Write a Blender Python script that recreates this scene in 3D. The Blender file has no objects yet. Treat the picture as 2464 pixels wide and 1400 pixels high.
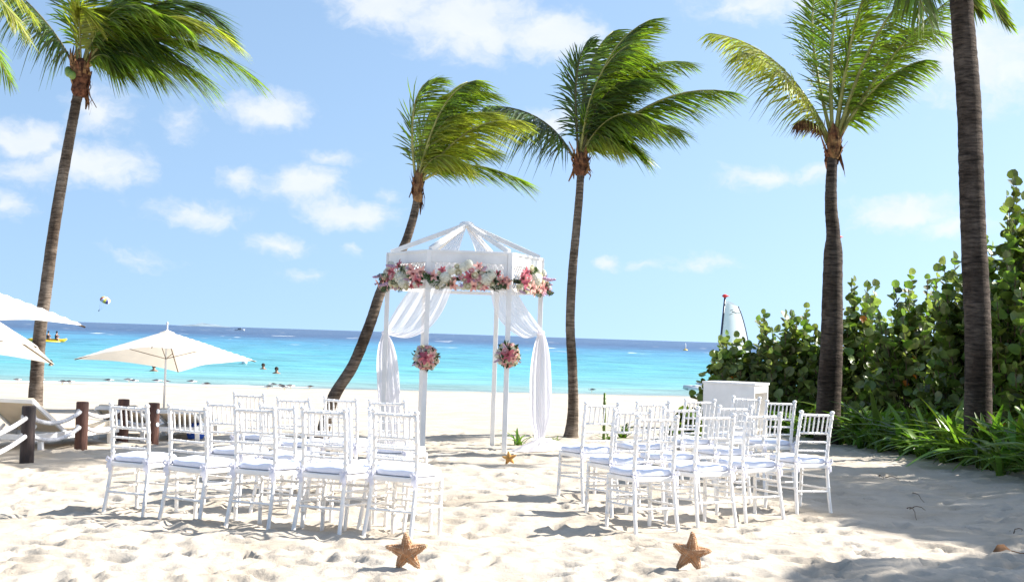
import bpy, math, random
import numpy as np
from mathutils import Vector, Matrix, Euler
V = Vector
PI = math.pi
R = math.radians
sc = bpy.context.scene
C = sc.collection
rng = random.Random(7)

# ------------------------------------------------------------------ camera
FPX, CX, CY, W0 = 3200.0, 1232.0, 700.0, 2464.0
CAM_H = 1.48
pitch = math.atan(108 / FPX)
roll = R(1.85)
_r0 = V((1, 0, 0)); _u0 = V((0, -math.sin(pitch), math.cos(pitch))); CF = V((0, math.cos(pitch), math.sin(pitch)))
CR = _r0 * math.cos(roll) + _u0 * math.sin(roll)
CU = _u0 * math.cos(roll) - _r0 * math.sin(roll)
CAM = V((0, 0, CAM_H))
cd = bpy.data.cameras.new('camera')
cam = bpy.data.objects.new('camera', cd)
C.objects.link(cam)
M3 = Matrix((CR, CU, -CF)).transposed()
cam.matrix_world = Matrix.Translation(CAM) @ M3.to_4x4()
cd.sensor_width = 36; cd.sensor_fit = 'HORIZONTAL'
cd.lens = 36 * FPX / W0
cd.clip_start = 0.1; cd.clip_end = 90000
sc.camera = cam

# ------------------------------------------------------------------ sun and sky
SUN_AZ, SUN_EL = R(13), R(39)            # azimuth from +X towards +Y
SUN = V((math.cos(SUN_EL) * math.cos(SUN_AZ), math.cos(SUN_EL) * math.sin(SUN_AZ), math.sin(SUN_EL)))
sl = bpy.data.lights.new('sun', 'SUN')
sl.energy = 5.0; sl.angle = R(0.55); sl.color = (1.0, 0.955, 0.89)
so = bpy.data.objects.new('sun', sl); C.objects.link(so)
so.rotation_euler = (-SUN).to_track_quat('-Z', 'Y').to_euler()
so.location = (20, 5, 20)

SKY_STRENGTH = 0.1
wd = bpy.data.worlds.new('World'); sc.world = wd; wd.use_nodes = True
vs = sc.view_settings
vs.view_transform = 'Standard'; vs.look = 'None'; vs.exposure = 1.2; vs.gamma = 1.0
vs.use_curve_mapping = False


def ray(px, py):
    return CF + CR * ((px - CX) / FPX) + CU * ((CY - py) / FPX)


def at(px, py, Y):
    d = ray(px, py)
    return CAM + d * (Y / d.y)


def build_sky():
    nt = wd.node_tree; N = nt.nodes; L = nt.links
    N.clear()
    out = N.new('ShaderNodeOutputWorld'); bg = N.new('ShaderNodeBackground')
    L.new(bg.outputs[0], out.inputs[0])
    bg.inputs[1].default_value = SKY_STRENGTH
    sky = N.new('ShaderNodeTexSky'); sky.sky_type = 'NISHITA'; sky.sun_disc = False
    sky.sun_elevation = SUN_EL; sky.sun_rotation = PI / 2 - SUN_AZ
    sky.altitude = 0; sky.air_density = 1.0; sky.dust_density = 1.0; sky.ozone_density = 3.0
    tc = N.new('ShaderNodeTexCoord')
    nrm = N.new('ShaderNodeVectorMath'); nrm.operation = 'NORMALIZE'
    L.new(tc.outputs['Generated'], nrm.inputs[0])

    # look the sky up a little above the true direction: keeps the pale blue of clear sea air down to the horizon
    lf = N.new('ShaderNodeVectorMath'); lf.operation = 'MULTIPLY_ADD'; L.new(nrm.outputs[0], lf.inputs[0])
    lf.inputs[1].default_value = (1, 1, .7); lf.inputs[2].default_value = (0, 0, .25)
    L.new(lf.outputs[0], sky.inputs[0])

    def math_(op, a, b=None, clamp=False):
        m = N.new('ShaderNodeMath'); m.operation = op; m.use_clamp = clamp
        for i, v in enumerate((a, b)):
            if v is None: continue
            if isinstance(v, (int, float)): m.inputs[i].default_value = v
            else: L.new(v, m.inputs[i])
        return m.outputs[0]
    sep = N.new('ShaderNodeSeparateXYZ'); L.new(nrm.outputs[0], sep.inputs[0])
    az = math_('ARCTAN2', sep.outputs[0], sep.outputs[1])
    el = math_('ARCSINE', sep.outputs[2])
    comb = N.new('ShaderNodeCombineXYZ'); L.new(az, comb.inputs[0]); L.new(el, comb.inputs[1])

    def noise(scale, detail, rough, src, sy=1.0, dist=0.0):
        mp = N.new('ShaderNodeMapping'); mp.inputs['Scale'].default_value = (scale, scale * sy, scale)
        L.new(src, mp.inputs[0])
        n = N.new('ShaderNodeTexNoise'); n.inputs['Scale'].default_value = 1; n.inputs['Detail'].default_value = detail
        n.inputs['Roughness'].default_value = rough; n.inputs['Distortion'].default_value = dist
        L.new(mp.outputs[0], n.inputs['Vector'])
        return n
    wn = noise(22, 4, 0.6, comb.outputs[0], 1.3)
    sub = N.new('ShaderNodeVectorMath'); sub.operation = 'SUBTRACT'; L.new(wn.outputs['Color'], sub.inputs[0]); sub.inputs[1].default_value = (0.5, 0.5, 0.5)
    scl = N.new('ShaderNodeVectorMath'); scl.operation = 'MULTIPLY'; L.new(sub.outputs[0], scl.inputs[0]); scl.inputs[1].default_value = (0.045, 0.030, 0)
    wp = N.new('ShaderNodeVectorMath'); wp.operation = 'ADD'; L.new(comb.outputs[0], wp.inputs[0]); L.new(scl.outputs[0], wp.inputs[1])
    blobs = [(930, 20, 170, 70, .85), (1130, 55, 210, 105, 1.0), (1330, 95, 150, 75, .95), (640, 268, 115, 46, .85), (235, 268, 100, 62, .7),
             (60, 335, 100, 55, .95), (215, 395, 175, 65, .85), (70, 400, 120, 50, .6), (735, 445, 110, 58, .9), (835, 508, 140, 42, .9), (585, 420, 66, 38, .75),
             (470, 512, 140, 42, .6), (665, 590, 90, 32, .7), (1335, 290, 66, 50, .8), (1830, 432, 130, 32, .6), (1960, 425, 60, 28, .55),
             (2170, 512, 150, 44, .95), (1462, 630, 55, 24, .8), (2360, 140, 220, 130, .75), (1840, 15, 190, 60, .65), (790, 380, 85, 24, .5),
             (930, 462, 36, 26, .5), (440, 290, 55, 52, .45), (10, 485, 75, 40, .6), (1690, 638, 110, 24, .5), (1560, 640, 60, 16, .4), (740, 655, 60, 22, .45),
             (860, 605, 40, 26, .45), (330, 625, 90, 26, .35), (2300, 545, 90, 30, .6)]
    cur = None
    for (bx, by, rx, ry, w) in blobs:
        d = ray(bx, by).normalized()
        a0 = math.atan2(d.x, d.y); e0 = math.asin(d.z)
        s = N.new('ShaderNodeVectorMath'); s.operation = 'SUBTRACT'; L.new(wp.outputs[0], s.inputs[0]); s.inputs[1].default_value = (a0, e0, 0)
        m = N.new('ShaderNodeVectorMath'); m.operation = 'MULTIPLY'; L.new(s.outputs[0], m.inputs[0]); m.inputs[1].default_value = (FPX / rx / 1.12, FPX / ry / 1.12, 0)
        ln = N.new('ShaderNodeVectorMath'); ln.operation = 'LENGTH'; L.new(m.outputs[0], ln.inputs[0])
        v = math_('MULTIPLY', math_('SUBTRACT', 1.0, ln.outputs['Value']), w)
        cur = v if cur is None else math_('MAXIMUM', cur, v)
    # the same kind of fair-weather cloud all over the rest of the sky
    g = noise(6.5, 6, 0.55, wp.outputs[0], 1.9)
    gv = math_('MULTIPLY', math_('SUBTRACT', g.outputs['Fac'], 0.56), 4.0)
    fa = math_('MULTIPLY', math_('SUBTRACT', math_('ABSOLUTE', az), 0.42), 8.0, True)
    fe = math_('MULTIPLY', math_('SUBTRACT', el, 0.29), 8.0, True)
    outside = math_('MAXIMUM', fa, fe)
    gv = math_('SUBTRACT', math_('MULTIPLY', gv, outside), math_('SUBTRACT', 1.0, outside))
    cur = math_('MAXIMUM', cur, gv)
    fine = noise(60, 4, 0.62, wp.outputs[0], 1.4)
    dens = math_('ADD', cur, math_('MULTIPLY', math_('SUBTRACT', fine.outputs['Fac'], 0.5), 0.8))
    mr = N.new('ShaderNodeMapRange'); mr.interpolation_type = 'SMOOTHSTEP'
    mr.inputs['From Min'].default_value = 0.0; mr.inputs['From Max'].default_value = 0.72
    mr.inputs['To Min'].default_value = 0.0; mr.inputs['To Max'].default_value = 0.84
    L.new(dens, mr.inputs['Value'])
    cloudcol = N.new('ShaderNodeMix'); cloudcol.data_type = 'RGBA'
    cn = noise(30, 4, 0.5, wp.outputs[0], 2.0)
    L.new(cn.outputs['Fac'], cloudcol.inputs['Factor'])
    cloudcol.inputs[6].default_value = (3.8, 4.1, 4.5, 1); cloudcol.inputs[7].default_value = (4.7, 4.75, 4.8, 1)
    mix = N.new('ShaderNodeMix'); mix.data_type = 'RGBA'
    L.new(mr.outputs[0], mix.inputs['Factor']); wb = N.new('ShaderNodeMix'); wb.data_type = 'RGBA'; wb.blend_type = 'MULTIPLY'; wb.inputs['Factor'].default_value = 1
    L.new(sky.outputs[0], wb.inputs[6]); wb.inputs[7].default_value = (1.33, 1.25, 1.10, 1)
    L.new(wb.outputs[2], mix.inputs[6]); L.new(cloudcol.outputs[2], mix.inputs[7])
    L.new(mix.outputs[2], bg.inputs[0])


build_sky()


# ------------------------------------------------------------------ noise and terrain
def _h(ix, iy, s):
    v = np.sin(ix * 127.1 + iy * 311.7 + s * 74.7) * 43758.5453
    return v - np.floor(v)


def vnoise(x, y, s=0):
    x = np.asarray(x, float); y = np.asarray(y, float)
    ix = np.floor(x); iy = np.floor(y); fx = x - ix; fy = y - iy
    fx = fx * fx * (3 - 2 * fx); fy = fy * fy * (3 - 2 * fy)
    a = _h(ix, iy, s); b = _h(ix + 1, iy, s); c = _h(ix, iy + 1, s); d = _h(ix + 1, iy + 1, s)
    return (a * (1 - fx) + b * fx) * (1 - fy) + (c * (1 - fx) + d * fx) * fy - 0.5


def fbm(x, y, s=0, o=4, g=0.5):
    t = 0; a = 1.0
    for i in range(o):
        t = t + a * vnoise(x * 2 ** i, y * 2 ** i, s + i * 3.1); a *= g
    return t


def sst(v, a, b):
    t = np.clip((v - a) / (b - a), 0, 1)
    return t * t * (3 - 2 * t)


WATER_Z = -1.085


def base_z(x, y):
    x = np.asarray(x, float); y = np.asarray(y, float)
    xs = np.clip(x, -60, 60)
    t = y - 0.275 * xs * sst(y, 22, 50)
    z = -0.0245 * np.maximum(0, t - 17.5) - 0.02 * np.maximum(0, t - 60.5)
    z = z - 0.035 * sst(y, 9, 11) - 0.08 * sst(-x, 0, 2.5) * sst(y, 9.3, 12) * (1 - sst(y, 28, 45))
    z = z + 0.10 * sst(x - 0.27 * y, 0.7, 2.6) * sst(y, 6, 10) * (1 - sst(y, 30, 40))
    return np.maximum(z, -3.0)


def gz_arr(x, y):
    x = np.asarray(x, float); y = np.asarray(y, float)
    near = 1 - 0.75 * sst(y, 20, 34)
    return base_z(x, y) + near * (0.050 * fbm(x * 1.25, y * 1.25, 1, 3))


def gz(x, y):
    return float(gz_arr(x, y))


def ground(px, py, dz=0.0):
    """where the line of sight meets the sand (dz above it)"""
    d = ray(px, py); Y = 12.0
    for _ in range(60):
        p = CAM + d * (Y / d.y)
        zz = float(base_z(p.x, Y)) + dz
        Yn = (zz - CAM_H) * d.y / d.z
        Y += 0.6 * (Yn - Y)
    p = CAM + d * (Y / d.y)
    return V((p.x, p.y, gz(p.x, p.y)))


# ------------------------------------------------------------------ materials
MATS = {}


def new_mat(name):
    m = bpy.data.materials.new(name); m.use_nodes = True
    nt = m.node_tree; nt.nodes.clear()
    o = nt.nodes.new('ShaderNodeOutputMaterial'); MATS[name] = m
    return m, nt, nt.nodes, nt.links, o


def P_(N, col=(.8, .8, .8), rough=.5, spec=.5, metal=0):
    b = N.new('ShaderNodeBsdfPrincipled')
    b.inputs['Base Color'].default_value = (*col, 1); b.inputs['Roughness'].default_value = rough
    b.inputs['Specular IOR Level'].default_value = spec; b.inputs['Metallic'].default_value = metal
    return b


def simple(name, col, rough=.5, spec=.5, var=.12, scale=8, bump=0.0, bscale=60, metal=0, dark=None, stretch=(1, 1, 1), rand=0.0, transl=0.0, tcol=None):
    m, nt, N, L, o = new_mat(name)
    b = P_(N, col, rough, spec, metal)
    tc = N.new('ShaderNodeTexCoord'); mp = N.new('ShaderNodeMapping'); mp.inputs['Scale'].default_value = stretch
    L.new(tc.outputs['Object'], mp.inputs[0])
    n = N.new('ShaderNodeTexNoise'); n.inputs['Scale'].default_value = scale; n.inputs['Detail'].default_value = 5
    L.new(mp.outputs[0], n.inputs['Vector'])
    mx = N.new('ShaderNodeMix'); mx.data_type = 'RGBA'
    d = dark or tuple(c * (1 - 2 * var) for c in col)
    mx.inputs[6].default_value = (*d, 1); mx.inputs[7].default_value = (*[min(1, c * (1 + var)) for c in col], 1)
    rp = N.new('ShaderNodeMapRange'); rp.inputs['From Min'].default_value = .3; rp.inputs['From Max'].default_value = .7
    L.new(n.outputs['Fac'], rp.inputs['Value']); L.new(rp.outputs[0], mx.inputs['Factor'])
    col_out = mx.outputs[2]
    if rand:
        oi = N.new('ShaderNodeObjectInfo'); ge = N.new('ShaderNodeNewGeometry')
        ad = N.new('ShaderNodeMath'); ad.operation = 'ADD'; L.new(oi.outputs['Random'], ad.inputs[0]); L.new(ge.outputs['Random Per Island'], ad.inputs[1])
        fr = N.new('ShaderNodeMath'); fr.operation = 'FRACT'; L.new(ad.outputs[0], fr.inputs[0])
        hv = N.new('ShaderNodeHueSaturation'); L.new(col_out, hv.inputs['Color'])
        mr = N.new('ShaderNodeMapRange'); mr.inputs['To Min'].default_value = 1 - rand; mr.inputs['To Max'].default_value = 1 + rand
        L.new(fr.outputs[0], mr.inputs['Value']); L.new(mr.outputs[0], hv.inputs['Value'])
        mh = N.new('ShaderNodeMapRange'); mh.inputs['To Min'].default_value = .5 - .05 * rand; mh.inputs['To Max'].default_value = .5 + .03 * rand
        L.new(fr.outputs[0], mh.inputs['Value']); L.new(mh.outputs[0], hv.inputs['Hue'])
        col_out = hv.outputs[0]
    L.new(col_out, b.inputs['Base Color'])
    if bump:
        n2 = N.new('ShaderNodeTexNoise'); n2.inputs['Scale'].default_value = bscale; n2.inputs['Detail'].default_value = 4
        L.new(mp.outputs[0], n2.inputs['Vector'])
        bp = N.new('ShaderNodeBump'); bp.inputs['Strength'].default_value = bump; bp.inputs['Distance'].default_value = .01
        L.new(n2.outputs['Fac'], bp.inputs['Height']); L.new(bp.outputs[0], b.inputs['Normal'])
    sh = b.outputs[0]
    if transl:
        t = N.new('ShaderNodeBsdfTranslucent')
        if tcol: t.inputs['Color'].default_value = (*tcol, 1)
        else:
            g = N.new('ShaderNodeMix'); g.data_type = 'RGBA'; g.blend_type = 'MULTIPLY'; g.inputs['Factor'].default_value = 1
            L.new(col_out, g.inputs[6]); g.inputs[7].default_value = (2.2, 2.4, 1.0, 1); L.new(g.outputs[2], t.inputs['Color'])
        ms = N.new('ShaderNodeMixShader'); ms.inputs[0].default_value = transl
        L.new(b.outputs[0], ms.inputs[1]); L.new(t.outputs[0], ms.inputs[2]); sh = ms.outputs[0]
    L.new(sh, o.inputs[0])
    return m


def sand_material():
    m, nt, N, L, o = new_mat('sand')
    b = P_(N, (.6, .55, .46), .95, .1)
    ge = N.new('ShaderNodeNewGeometry')

    def nz(scale, det=6, rough=.55):
        n = N.new('ShaderNodeTexNoise'); n.inputs['Scale'].default_value = scale; n.inputs['Detail'].default_value = det; n.inputs['Roughness'].default_value = rough
        L.new(ge.outputs['Position'], n.inputs['Vector']); return n.outputs['Fac']
    r = N.new('ShaderNodeValToRGB'); L.new(nz(1.6), r.inputs[0])
    r.color_ramp.elements[0].position = .3; r.color_ramp.elements[0].color = (.41, .353, .280, 1)
    r.color_ramp.elements[1].position = .7; r.color_ramp.elements[1].color = (.492, .445, .378, 1)
    # bits of weed and grit
    r2 = N.new('ShaderNodeValToRGB'); L.new(nz(38, 3, .6), r2.inputs[0])
    r2.color_ramp.elements[0].position = .685; r2.color_ramp.elements[0].color = (0, 0, 0, 1)
    r2.color_ramp.elements[1].position = .73; r2.color_ramp.elements[1].color = (1, 1, 1, 1)
    mx = N.new('ShaderNodeMix'); mx.data_type = 'RGBA'; L.new(r2.outputs[0], mx.inputs['Factor'])
    L.new(r.outputs[0], mx.inputs[6]); mx.inputs[7].default_value = (.17, .13, .09, 1)
    L.new(mx.outputs[2], b.inputs['Base Color'])
    # sand wetted by the wash along the water line
    wz = N.new('ShaderNodeSeparateXYZ'); L.new(ge.outputs['Position'], wz.inputs[0])
    wm = N.new('ShaderNodeMapRange'); wm.inputs['From Min'].default_value = WATER_Z; wm.inputs['From Max'].default_value = WATER_Z + .05; wm.inputs['To Min'].default_value = .62; wm.inputs['To Max'].default_value = 1
    L.new(wz.outputs[2], wm.inputs['Value'])
    wx = N.new('ShaderNodeMix'); wx.data_type = 'RGBA'; wx.blend_type = 'MULTIPLY'; wx.inputs['Factor'].default_value = 1
    L.new(mx.outputs[2], wx.inputs[6]); L.new(wm.outputs[0], wx.inputs[7]); L.new(wx.outputs[2], b.inputs['Base Color'])
    b1 = N.new('ShaderNodeBump'); b1.inputs['Strength'].default_value = .5; b1.inputs['Distance'].default_value = .025; L.new(nz(14, 6, .6), b1.inputs['Height'])
    b2 = N.new('ShaderNodeBump'); b2.inputs['Strength'].default_value = .35; b2.inputs['Distance'].default_value = .006; L.new(nz(120, 4, .6), b2.inputs['Height'])
    L.new(b1.outputs[0], b2.inputs['Normal']); L.new(b2.outputs[0], b.inputs['Normal'])
    L.new(b.outputs[0], o.inputs[0])
    return m


def sea_material():
    m, nt, N, L, o = new_mat('sea')
    b = P_(N, (.1, .4, .5), .28, .35)
    b.inputs['IOR'].default_value = 1.33
    ge = N.new('ShaderNodeNewGeometry')
    sp = N.new('ShaderNodeSeparateXYZ'); L.new(ge.outputs['Position'], sp.inputs[0])

    def mt(op, a, b_=None, c=None, clamp=False):
        q = N.new('ShaderNodeMath'); q.operation = op; q.use_clamp = clamp
        for i, v in enumerate((a, b_, c)):
            if v is None: continue
            if isinstance(v, (int, float)): q.inputs[i].default_value = v
            else: L.new(v, q.inputs[i])
        return q.outputs[0]

    def nz(sx, sy, det=5, rough=.55, off=0):
        mp = N.new('ShaderNodeMapping'); mp.inputs['Scale'].default_value = (sx, sy, 1); mp.inputs['Location'].default_value = (off, off, 0)
        L.new(ge.outputs['Position'], mp.inputs[0])
        n = N.new('ShaderNodeTexNoise'); n.inputs['Scale'].default_value = 1; n.inputs['Detail'].default_value = det; n.inputs['Roughness'].default_value = rough
        L.new(mp.outputs[0], n.inputs['Vector']); return n.outputs['Fac']
    xc = mt('MINIMUM', mt('MAXIMUM', sp.outputs[0], -60), 60)
    s = mt('SUBTRACT', sp.outputs[1], mt('ADD', mt('MULTIPLY', xc, .275), 60.5))     # metres out from the shoreline
    sj = mt('MULTIPLY', mt('ADD', mt('MAXIMUM', s, .2), 0.0), mt('ADD', .55, mt('MULTIPLY', nz(.05, .03, 5), .9)))
    lg = mt('DIVIDE', mt('LOGARITHM', mt('ADD', sj, 1.0), 10), 3.3)
    r = N.new('ShaderNodeValToRGB'); L.new(lg, r.inputs[0])
    cr = r.color_ramp
    stops = [(0.0, (.26, .30, .29)), (.10, (.20, .285, .265)), (.20, (.205, .345, .325)), (.31, (.16, .36, .35)), (.45, (.105, .345, .37)), (.58, (.08, .30, .37)), (.69, (.062, .225, .345)), (.76, (.044, .11, .215)), (.80, (.038, .078, .16))]
    while len(cr.elements) < len(stops): cr.elements.new(.5)
    for e, (p, c) in zip(cr.elements, stops): e.position = p; e.color = (*c, 1)
    # wind streaks
    st = nz(.12, .55, 6, .62, 3)
    hv = N.new('ShaderNodeHueSaturation'); L.new(r.outputs[0], hv.inputs['Color'])
    mv = N.new('ShaderNodeMapRange'); mv.inputs['From Min'].default_value = .3; mv.inputs['From Max'].default_value = .7; mv.inputs['To Min'].default_value = .64; mv.inputs['To Max'].default_value = 1.32
    L.new(st, mv.inputs['Value']); L.new(mv.outputs[0], hv.inputs['Value'])
    # foam: wash along the shore (stronger on the left) and whitecaps offshore
    left = mt('MULTIPLY', mt('SUBTRACT', -5.0, sp.outputs[0]), .14, clamp=True)
    near = mt('MULTIPLY', mt('SUBTRACT', 1.0, mt('MULTIPLY', mt('ABSOLUTE', mt('SUBTRACT', s, 1.0)), .38), clamp=True), mt('ADD', .25, mt('MULTIPLY', left, .75)))
    fo1 = mt('MULTIPLY', mt('SUBTRACT', mt('ADD', mt('MULTIPLY', near, .62), mt('MULTIPLY', nz(.35, .9, 5, .6, 9), .8)), .755), 7.0, clamp=True)
    offs = mt('MULTIPLY', mt('SUBTRACT', s, 120.0), .01, clamp=True)
    fo2 = mt('MULTIPLY', mt('MULTIPLY', mt('SUBTRACT', nz(.07, .030, 3, .6, 5), .665), 26.0, clamp=True), offs)
    brk = mt('MULTIPLY', mt('SUBTRACT', mt('ADD', mt('MULTIPLY', mt('SUBTRACT', 1.0, mt('MULTIPLY', mt('ABSOLUTE', mt('SUBTRACT', s, 3.4)), 1.2), clamp=True), .42), mt('MULTIPLY', nz(.16, .9, 5, .6, 21), .9)), .97), 9.0, clamp=True)
    foam = mt('MAXIMUM', mt('MAXIMUM', fo1, fo2), brk)
    mx = N.new('ShaderNodeMix'); mx.data_type = 'RGBA'; L.new(foam, mx.inputs['Factor']); L.new(hv.outputs[0], mx.inputs[6]); mx.inputs[7].default_value = (.62, .64, .64, 1)
    L.new(mx.outputs[2], b.inputs['Base Color'])
    rr = mt('ADD', .3, mt('MULTIPLY', foam, .6)); L.new(rr, b.inputs['Roughness'])
    bp = N.new('ShaderNodeBump'); bp.inputs['Strength'].default_value = .6; bp.inputs['Distance'].default_value = .25
    L.new(nz(.7, 1.6, 6, .6, 1), bp.inputs['Height']); L.new(bp.outputs[0], b.inputs['Normal'])
    L.new(b.outputs[0], o.inputs[0])
    return m


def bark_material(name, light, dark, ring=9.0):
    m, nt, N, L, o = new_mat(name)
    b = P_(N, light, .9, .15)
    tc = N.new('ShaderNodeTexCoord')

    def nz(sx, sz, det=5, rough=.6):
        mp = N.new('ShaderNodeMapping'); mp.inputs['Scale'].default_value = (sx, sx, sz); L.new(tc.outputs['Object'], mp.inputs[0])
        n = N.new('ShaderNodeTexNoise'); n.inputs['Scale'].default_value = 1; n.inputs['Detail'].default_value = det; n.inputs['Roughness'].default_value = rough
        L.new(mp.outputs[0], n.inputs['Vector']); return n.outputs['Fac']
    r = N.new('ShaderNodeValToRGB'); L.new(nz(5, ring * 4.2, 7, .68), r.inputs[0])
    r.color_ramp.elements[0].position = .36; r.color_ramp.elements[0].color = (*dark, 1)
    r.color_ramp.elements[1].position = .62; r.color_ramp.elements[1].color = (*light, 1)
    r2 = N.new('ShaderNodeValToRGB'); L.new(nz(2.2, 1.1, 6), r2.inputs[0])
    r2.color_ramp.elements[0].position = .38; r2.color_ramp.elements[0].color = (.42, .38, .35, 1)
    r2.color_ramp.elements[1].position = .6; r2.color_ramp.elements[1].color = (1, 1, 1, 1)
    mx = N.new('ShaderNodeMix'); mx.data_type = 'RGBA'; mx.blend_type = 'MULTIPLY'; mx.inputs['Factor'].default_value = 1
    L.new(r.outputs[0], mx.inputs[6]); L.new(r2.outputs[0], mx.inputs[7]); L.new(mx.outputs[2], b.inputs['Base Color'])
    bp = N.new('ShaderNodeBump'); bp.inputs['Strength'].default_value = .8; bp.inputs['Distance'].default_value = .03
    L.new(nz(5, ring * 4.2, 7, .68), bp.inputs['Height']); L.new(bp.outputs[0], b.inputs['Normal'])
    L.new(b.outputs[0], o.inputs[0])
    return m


def cloth_material(name, col, see=.2, transl=.4):
    m, nt, N, L, o = new_mat(name)
    b = P_(N, col, .8, .1)
    t = N.new('ShaderNodeBsdfTranslucent'); t.inputs['Color'].default_value = (*col, 1)
    tr = N.new('ShaderNodeBsdfTransparent')
    m1 = N.new('ShaderNodeMixShader'); m1.inputs[0].default_value = transl; L.new(b.outputs[0], m1.inputs[1]); L.new(t.outputs[0], m1.inputs[2])
    m2 = N.new('ShaderNodeMixShader'); m2.inputs[0].default_value = see; L.new(m1.outputs[0], m2.inputs[1]); L.new(tr.outputs[0], m2.inputs[2])
    L.new(m2.outputs[0], o.inputs[0])
    return m


M = {}
M['sand'] = sand_material()
M['sea'] = sea_material()
M['white'] = simple('white_paint', (.84, .83, .81), .38, .5, .04, 6, .1, 40)
M['chair'] = simple('chair_paint', (.87, .85, .82), .42, .5, .05, 9, .12, 30)
M['cushion'] = simple('cushion_fabric', (.77, .805, .92), .8, .2, .04, 10, .5, 16)  # white fabric; the blue of sky-lit shade is mixed into the colour
M['ribbon'] = simple('ribbon', (.80, .79, .86), .6, .3, .04, 10, transl=.25, tcol=(.8, .8, .86))
M['sheer'] = cloth_material('sheer_voile', (.93, .92, .94), .24, .55)
M['voile'] = cloth_material('gathered_voile', (.93, .92, .95), .03, .55)
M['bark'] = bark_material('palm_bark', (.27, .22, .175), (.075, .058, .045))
M['barkd'] = bark_material('palm_bark_shaded', (.125, .10, .083), (.026, .021, .018), 7)  # bark of the trunks in shade, with that shade worked into its colours
M['fibre'] = simple('palm_fibre', (.22, .115, .055), .9, .1, .4, 14, .6, 40, dark=(.06, .03, .02), rand=.45)
M['fibreo'] = simple('palm_fibre_orange', (.46, .19, .06), .9, .1, .3, 14, .5, 40, rand=.3)
M['frond'] = simple('palm_frond', (.125, .185, .018), .40, .5, .25, 3, rand=.55, transl=.40)
M['frondy'] = simple('palm_frond_yellow', (.25, .25, .03), .45, .5, .25, 2, dark=(.12, .17, .02), rand=.4, transl=.35)
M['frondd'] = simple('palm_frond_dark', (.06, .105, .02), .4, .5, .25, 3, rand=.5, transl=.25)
M['rib'] = simple('palm_midrib', (.34, .33, .10), .5, .4, .2, 5)
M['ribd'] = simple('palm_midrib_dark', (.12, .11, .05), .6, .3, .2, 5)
M['coconut'] = simple('green_coconut', (.16, .26, .05), .4, .5, .2, 6)
M['grape'] = simple('sea_grape_leaf', (.10, .155, .03), .34, .55, .22, 6, rand=.65, transl=.24)
M['grapel'] = simple('sea_grape_leaf_pale', (.20, .25, .09), .36, .5, .22, 6, rand=.4, transl=.25)
M['grapeo'] = simple('sea_grape_leaf_orange', (.62, .20, .02), .45, .4, .2, 6, transl=.3, tcol=(.8, .3, .03))
M['twig'] = simple('woody_stem', (.16, .11, .075), .85, .2, .3, 10, .4, 40)
M['strap'] = simple('strap_leaf', (.08, .155, .02), .36, .5, .25, 3, rand=.6, transl=.24)
M['strapb'] = simple('strap_leaf_bright', (.115, .195, .026), .36, .5, .25, 3, rand=.5, transl=.28)
M['post'] = simple('wood_post', (.095, .042, .028), .6, .4, .35, 7, .5, 24, stretch=(3, 3, .7), dark=(.055, .022, .015))
M['postd'] = simple('wood_post_dark', (.042, .028, .026), .55, .4, .35, 7, .5, 24, stretch=(3, 3, .7))
M['rope'] = simple('rope', (.66, .66, .68), .9, .1, .15, 30, .7, 90)
M['canvas'] = simple('parasol_canvas', (.85, .82, .77), .85, .1, .05, 3, .15, 8, transl=.30, tcol=(.86, .79, .67))
M['metal'] = simple('white_pole', (.62, .66, .72), .3, .5, .06, 4, metal=.3)
M['beige'] = simple('lounger_cushion', (.74, .63, .48), .85, .1, .06, 5, .2, 14)
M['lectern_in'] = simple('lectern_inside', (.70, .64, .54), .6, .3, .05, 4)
M['star'] = simple('dry_starfish', (.38, .215, .12), .85, .2, .3, 18, .7, 45, dark=(.27, .125, .055))
M['knob'] = simple('starfish_knob', (.60, .43, .29), .8, .2, .2, 18)
M['staro'] = simple('starfish_orange', (.72, .38, .12), .8, .2, .25, 18, .6, 45)
M['lilyp'] = simple('lily_pink', (.55, .15, .18), .55, .3, .2, 20, dark=(.28, .04, .08), rand=.3, transl=.25, tcol=(.8, .3, .3))
M['lilyc'] = simple('lily_coral', (.82, .49, .42), .55, .3, .2, 20, dark=(.66, .32, .29), rand=.25, transl=.25, tcol=(.9, .45, .35))
M['roseb'] = simple('rose_blush', (.82, .52, .53), .6, .3, .12, 20, rand=.15, transl=.2, tcol=(.85, .5, .5))
M['rosec'] = simple('rose_cream', (.80, .76, .56), .6, .3, .08, 20, rand=.1, transl=.2, tcol=(.85, .8, .6))
M['hydr'] = simple('hydrangea_white', (.80, .79, .68), .7, .2, .08, 25, rand=.12, transl=.2, tcol=(.85, .85, .7))
M['lilac'] = simple('stock_lilac', (.60, .42, .56), .7, .2, .15, 25, rand=.2, transl=.2, tcol=(.7, .5, .65))
M['fern'] = simple('florist_greenery', (.035, .075, .022), .5, .4, .25, 8, rand=.5, transl=.15)
M['berry'] = simple('flower_heart', (.30, .05, .07), .6, .3, .2, 20)
M['sail'] = simple('sail_cloth', (.74, .76, .76), .6, .3, .05, 2, transl=.4, tcol=(.75, .78, .78))
M['mast'] = simple('dark_mast', (.02, .03, .06), .4, .5, .1, 3)
M['red'] = simple('red_float', (.72, .04, .03), .4, .5, .08, 3)
M['ink'] = simple('sail_mark', (.02, .03, .035), .6, .3, .05, 3)
M['hull'] = simple('boat_hull', (.76, .76, .75), .3, .5, .05, 2)
M['glassd'] = simple('boat_window', (.03, .04, .05), .15, .5, .05, 2)
M['yellow'] = simple('yellow_inflatable', (.80, .52, .03), .4, .5, .06, 3)
M['vest'] = simple('dark_vest', (.03, .025, .04), .7, .3, .1, 5)
M['skin'] = simple('skin', (.40, .21, .13), .6, .4, .1, 6)
M['hair'] = simple('dark_hair', (.03, .02, .015), .7, .3, .1, 6)
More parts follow.
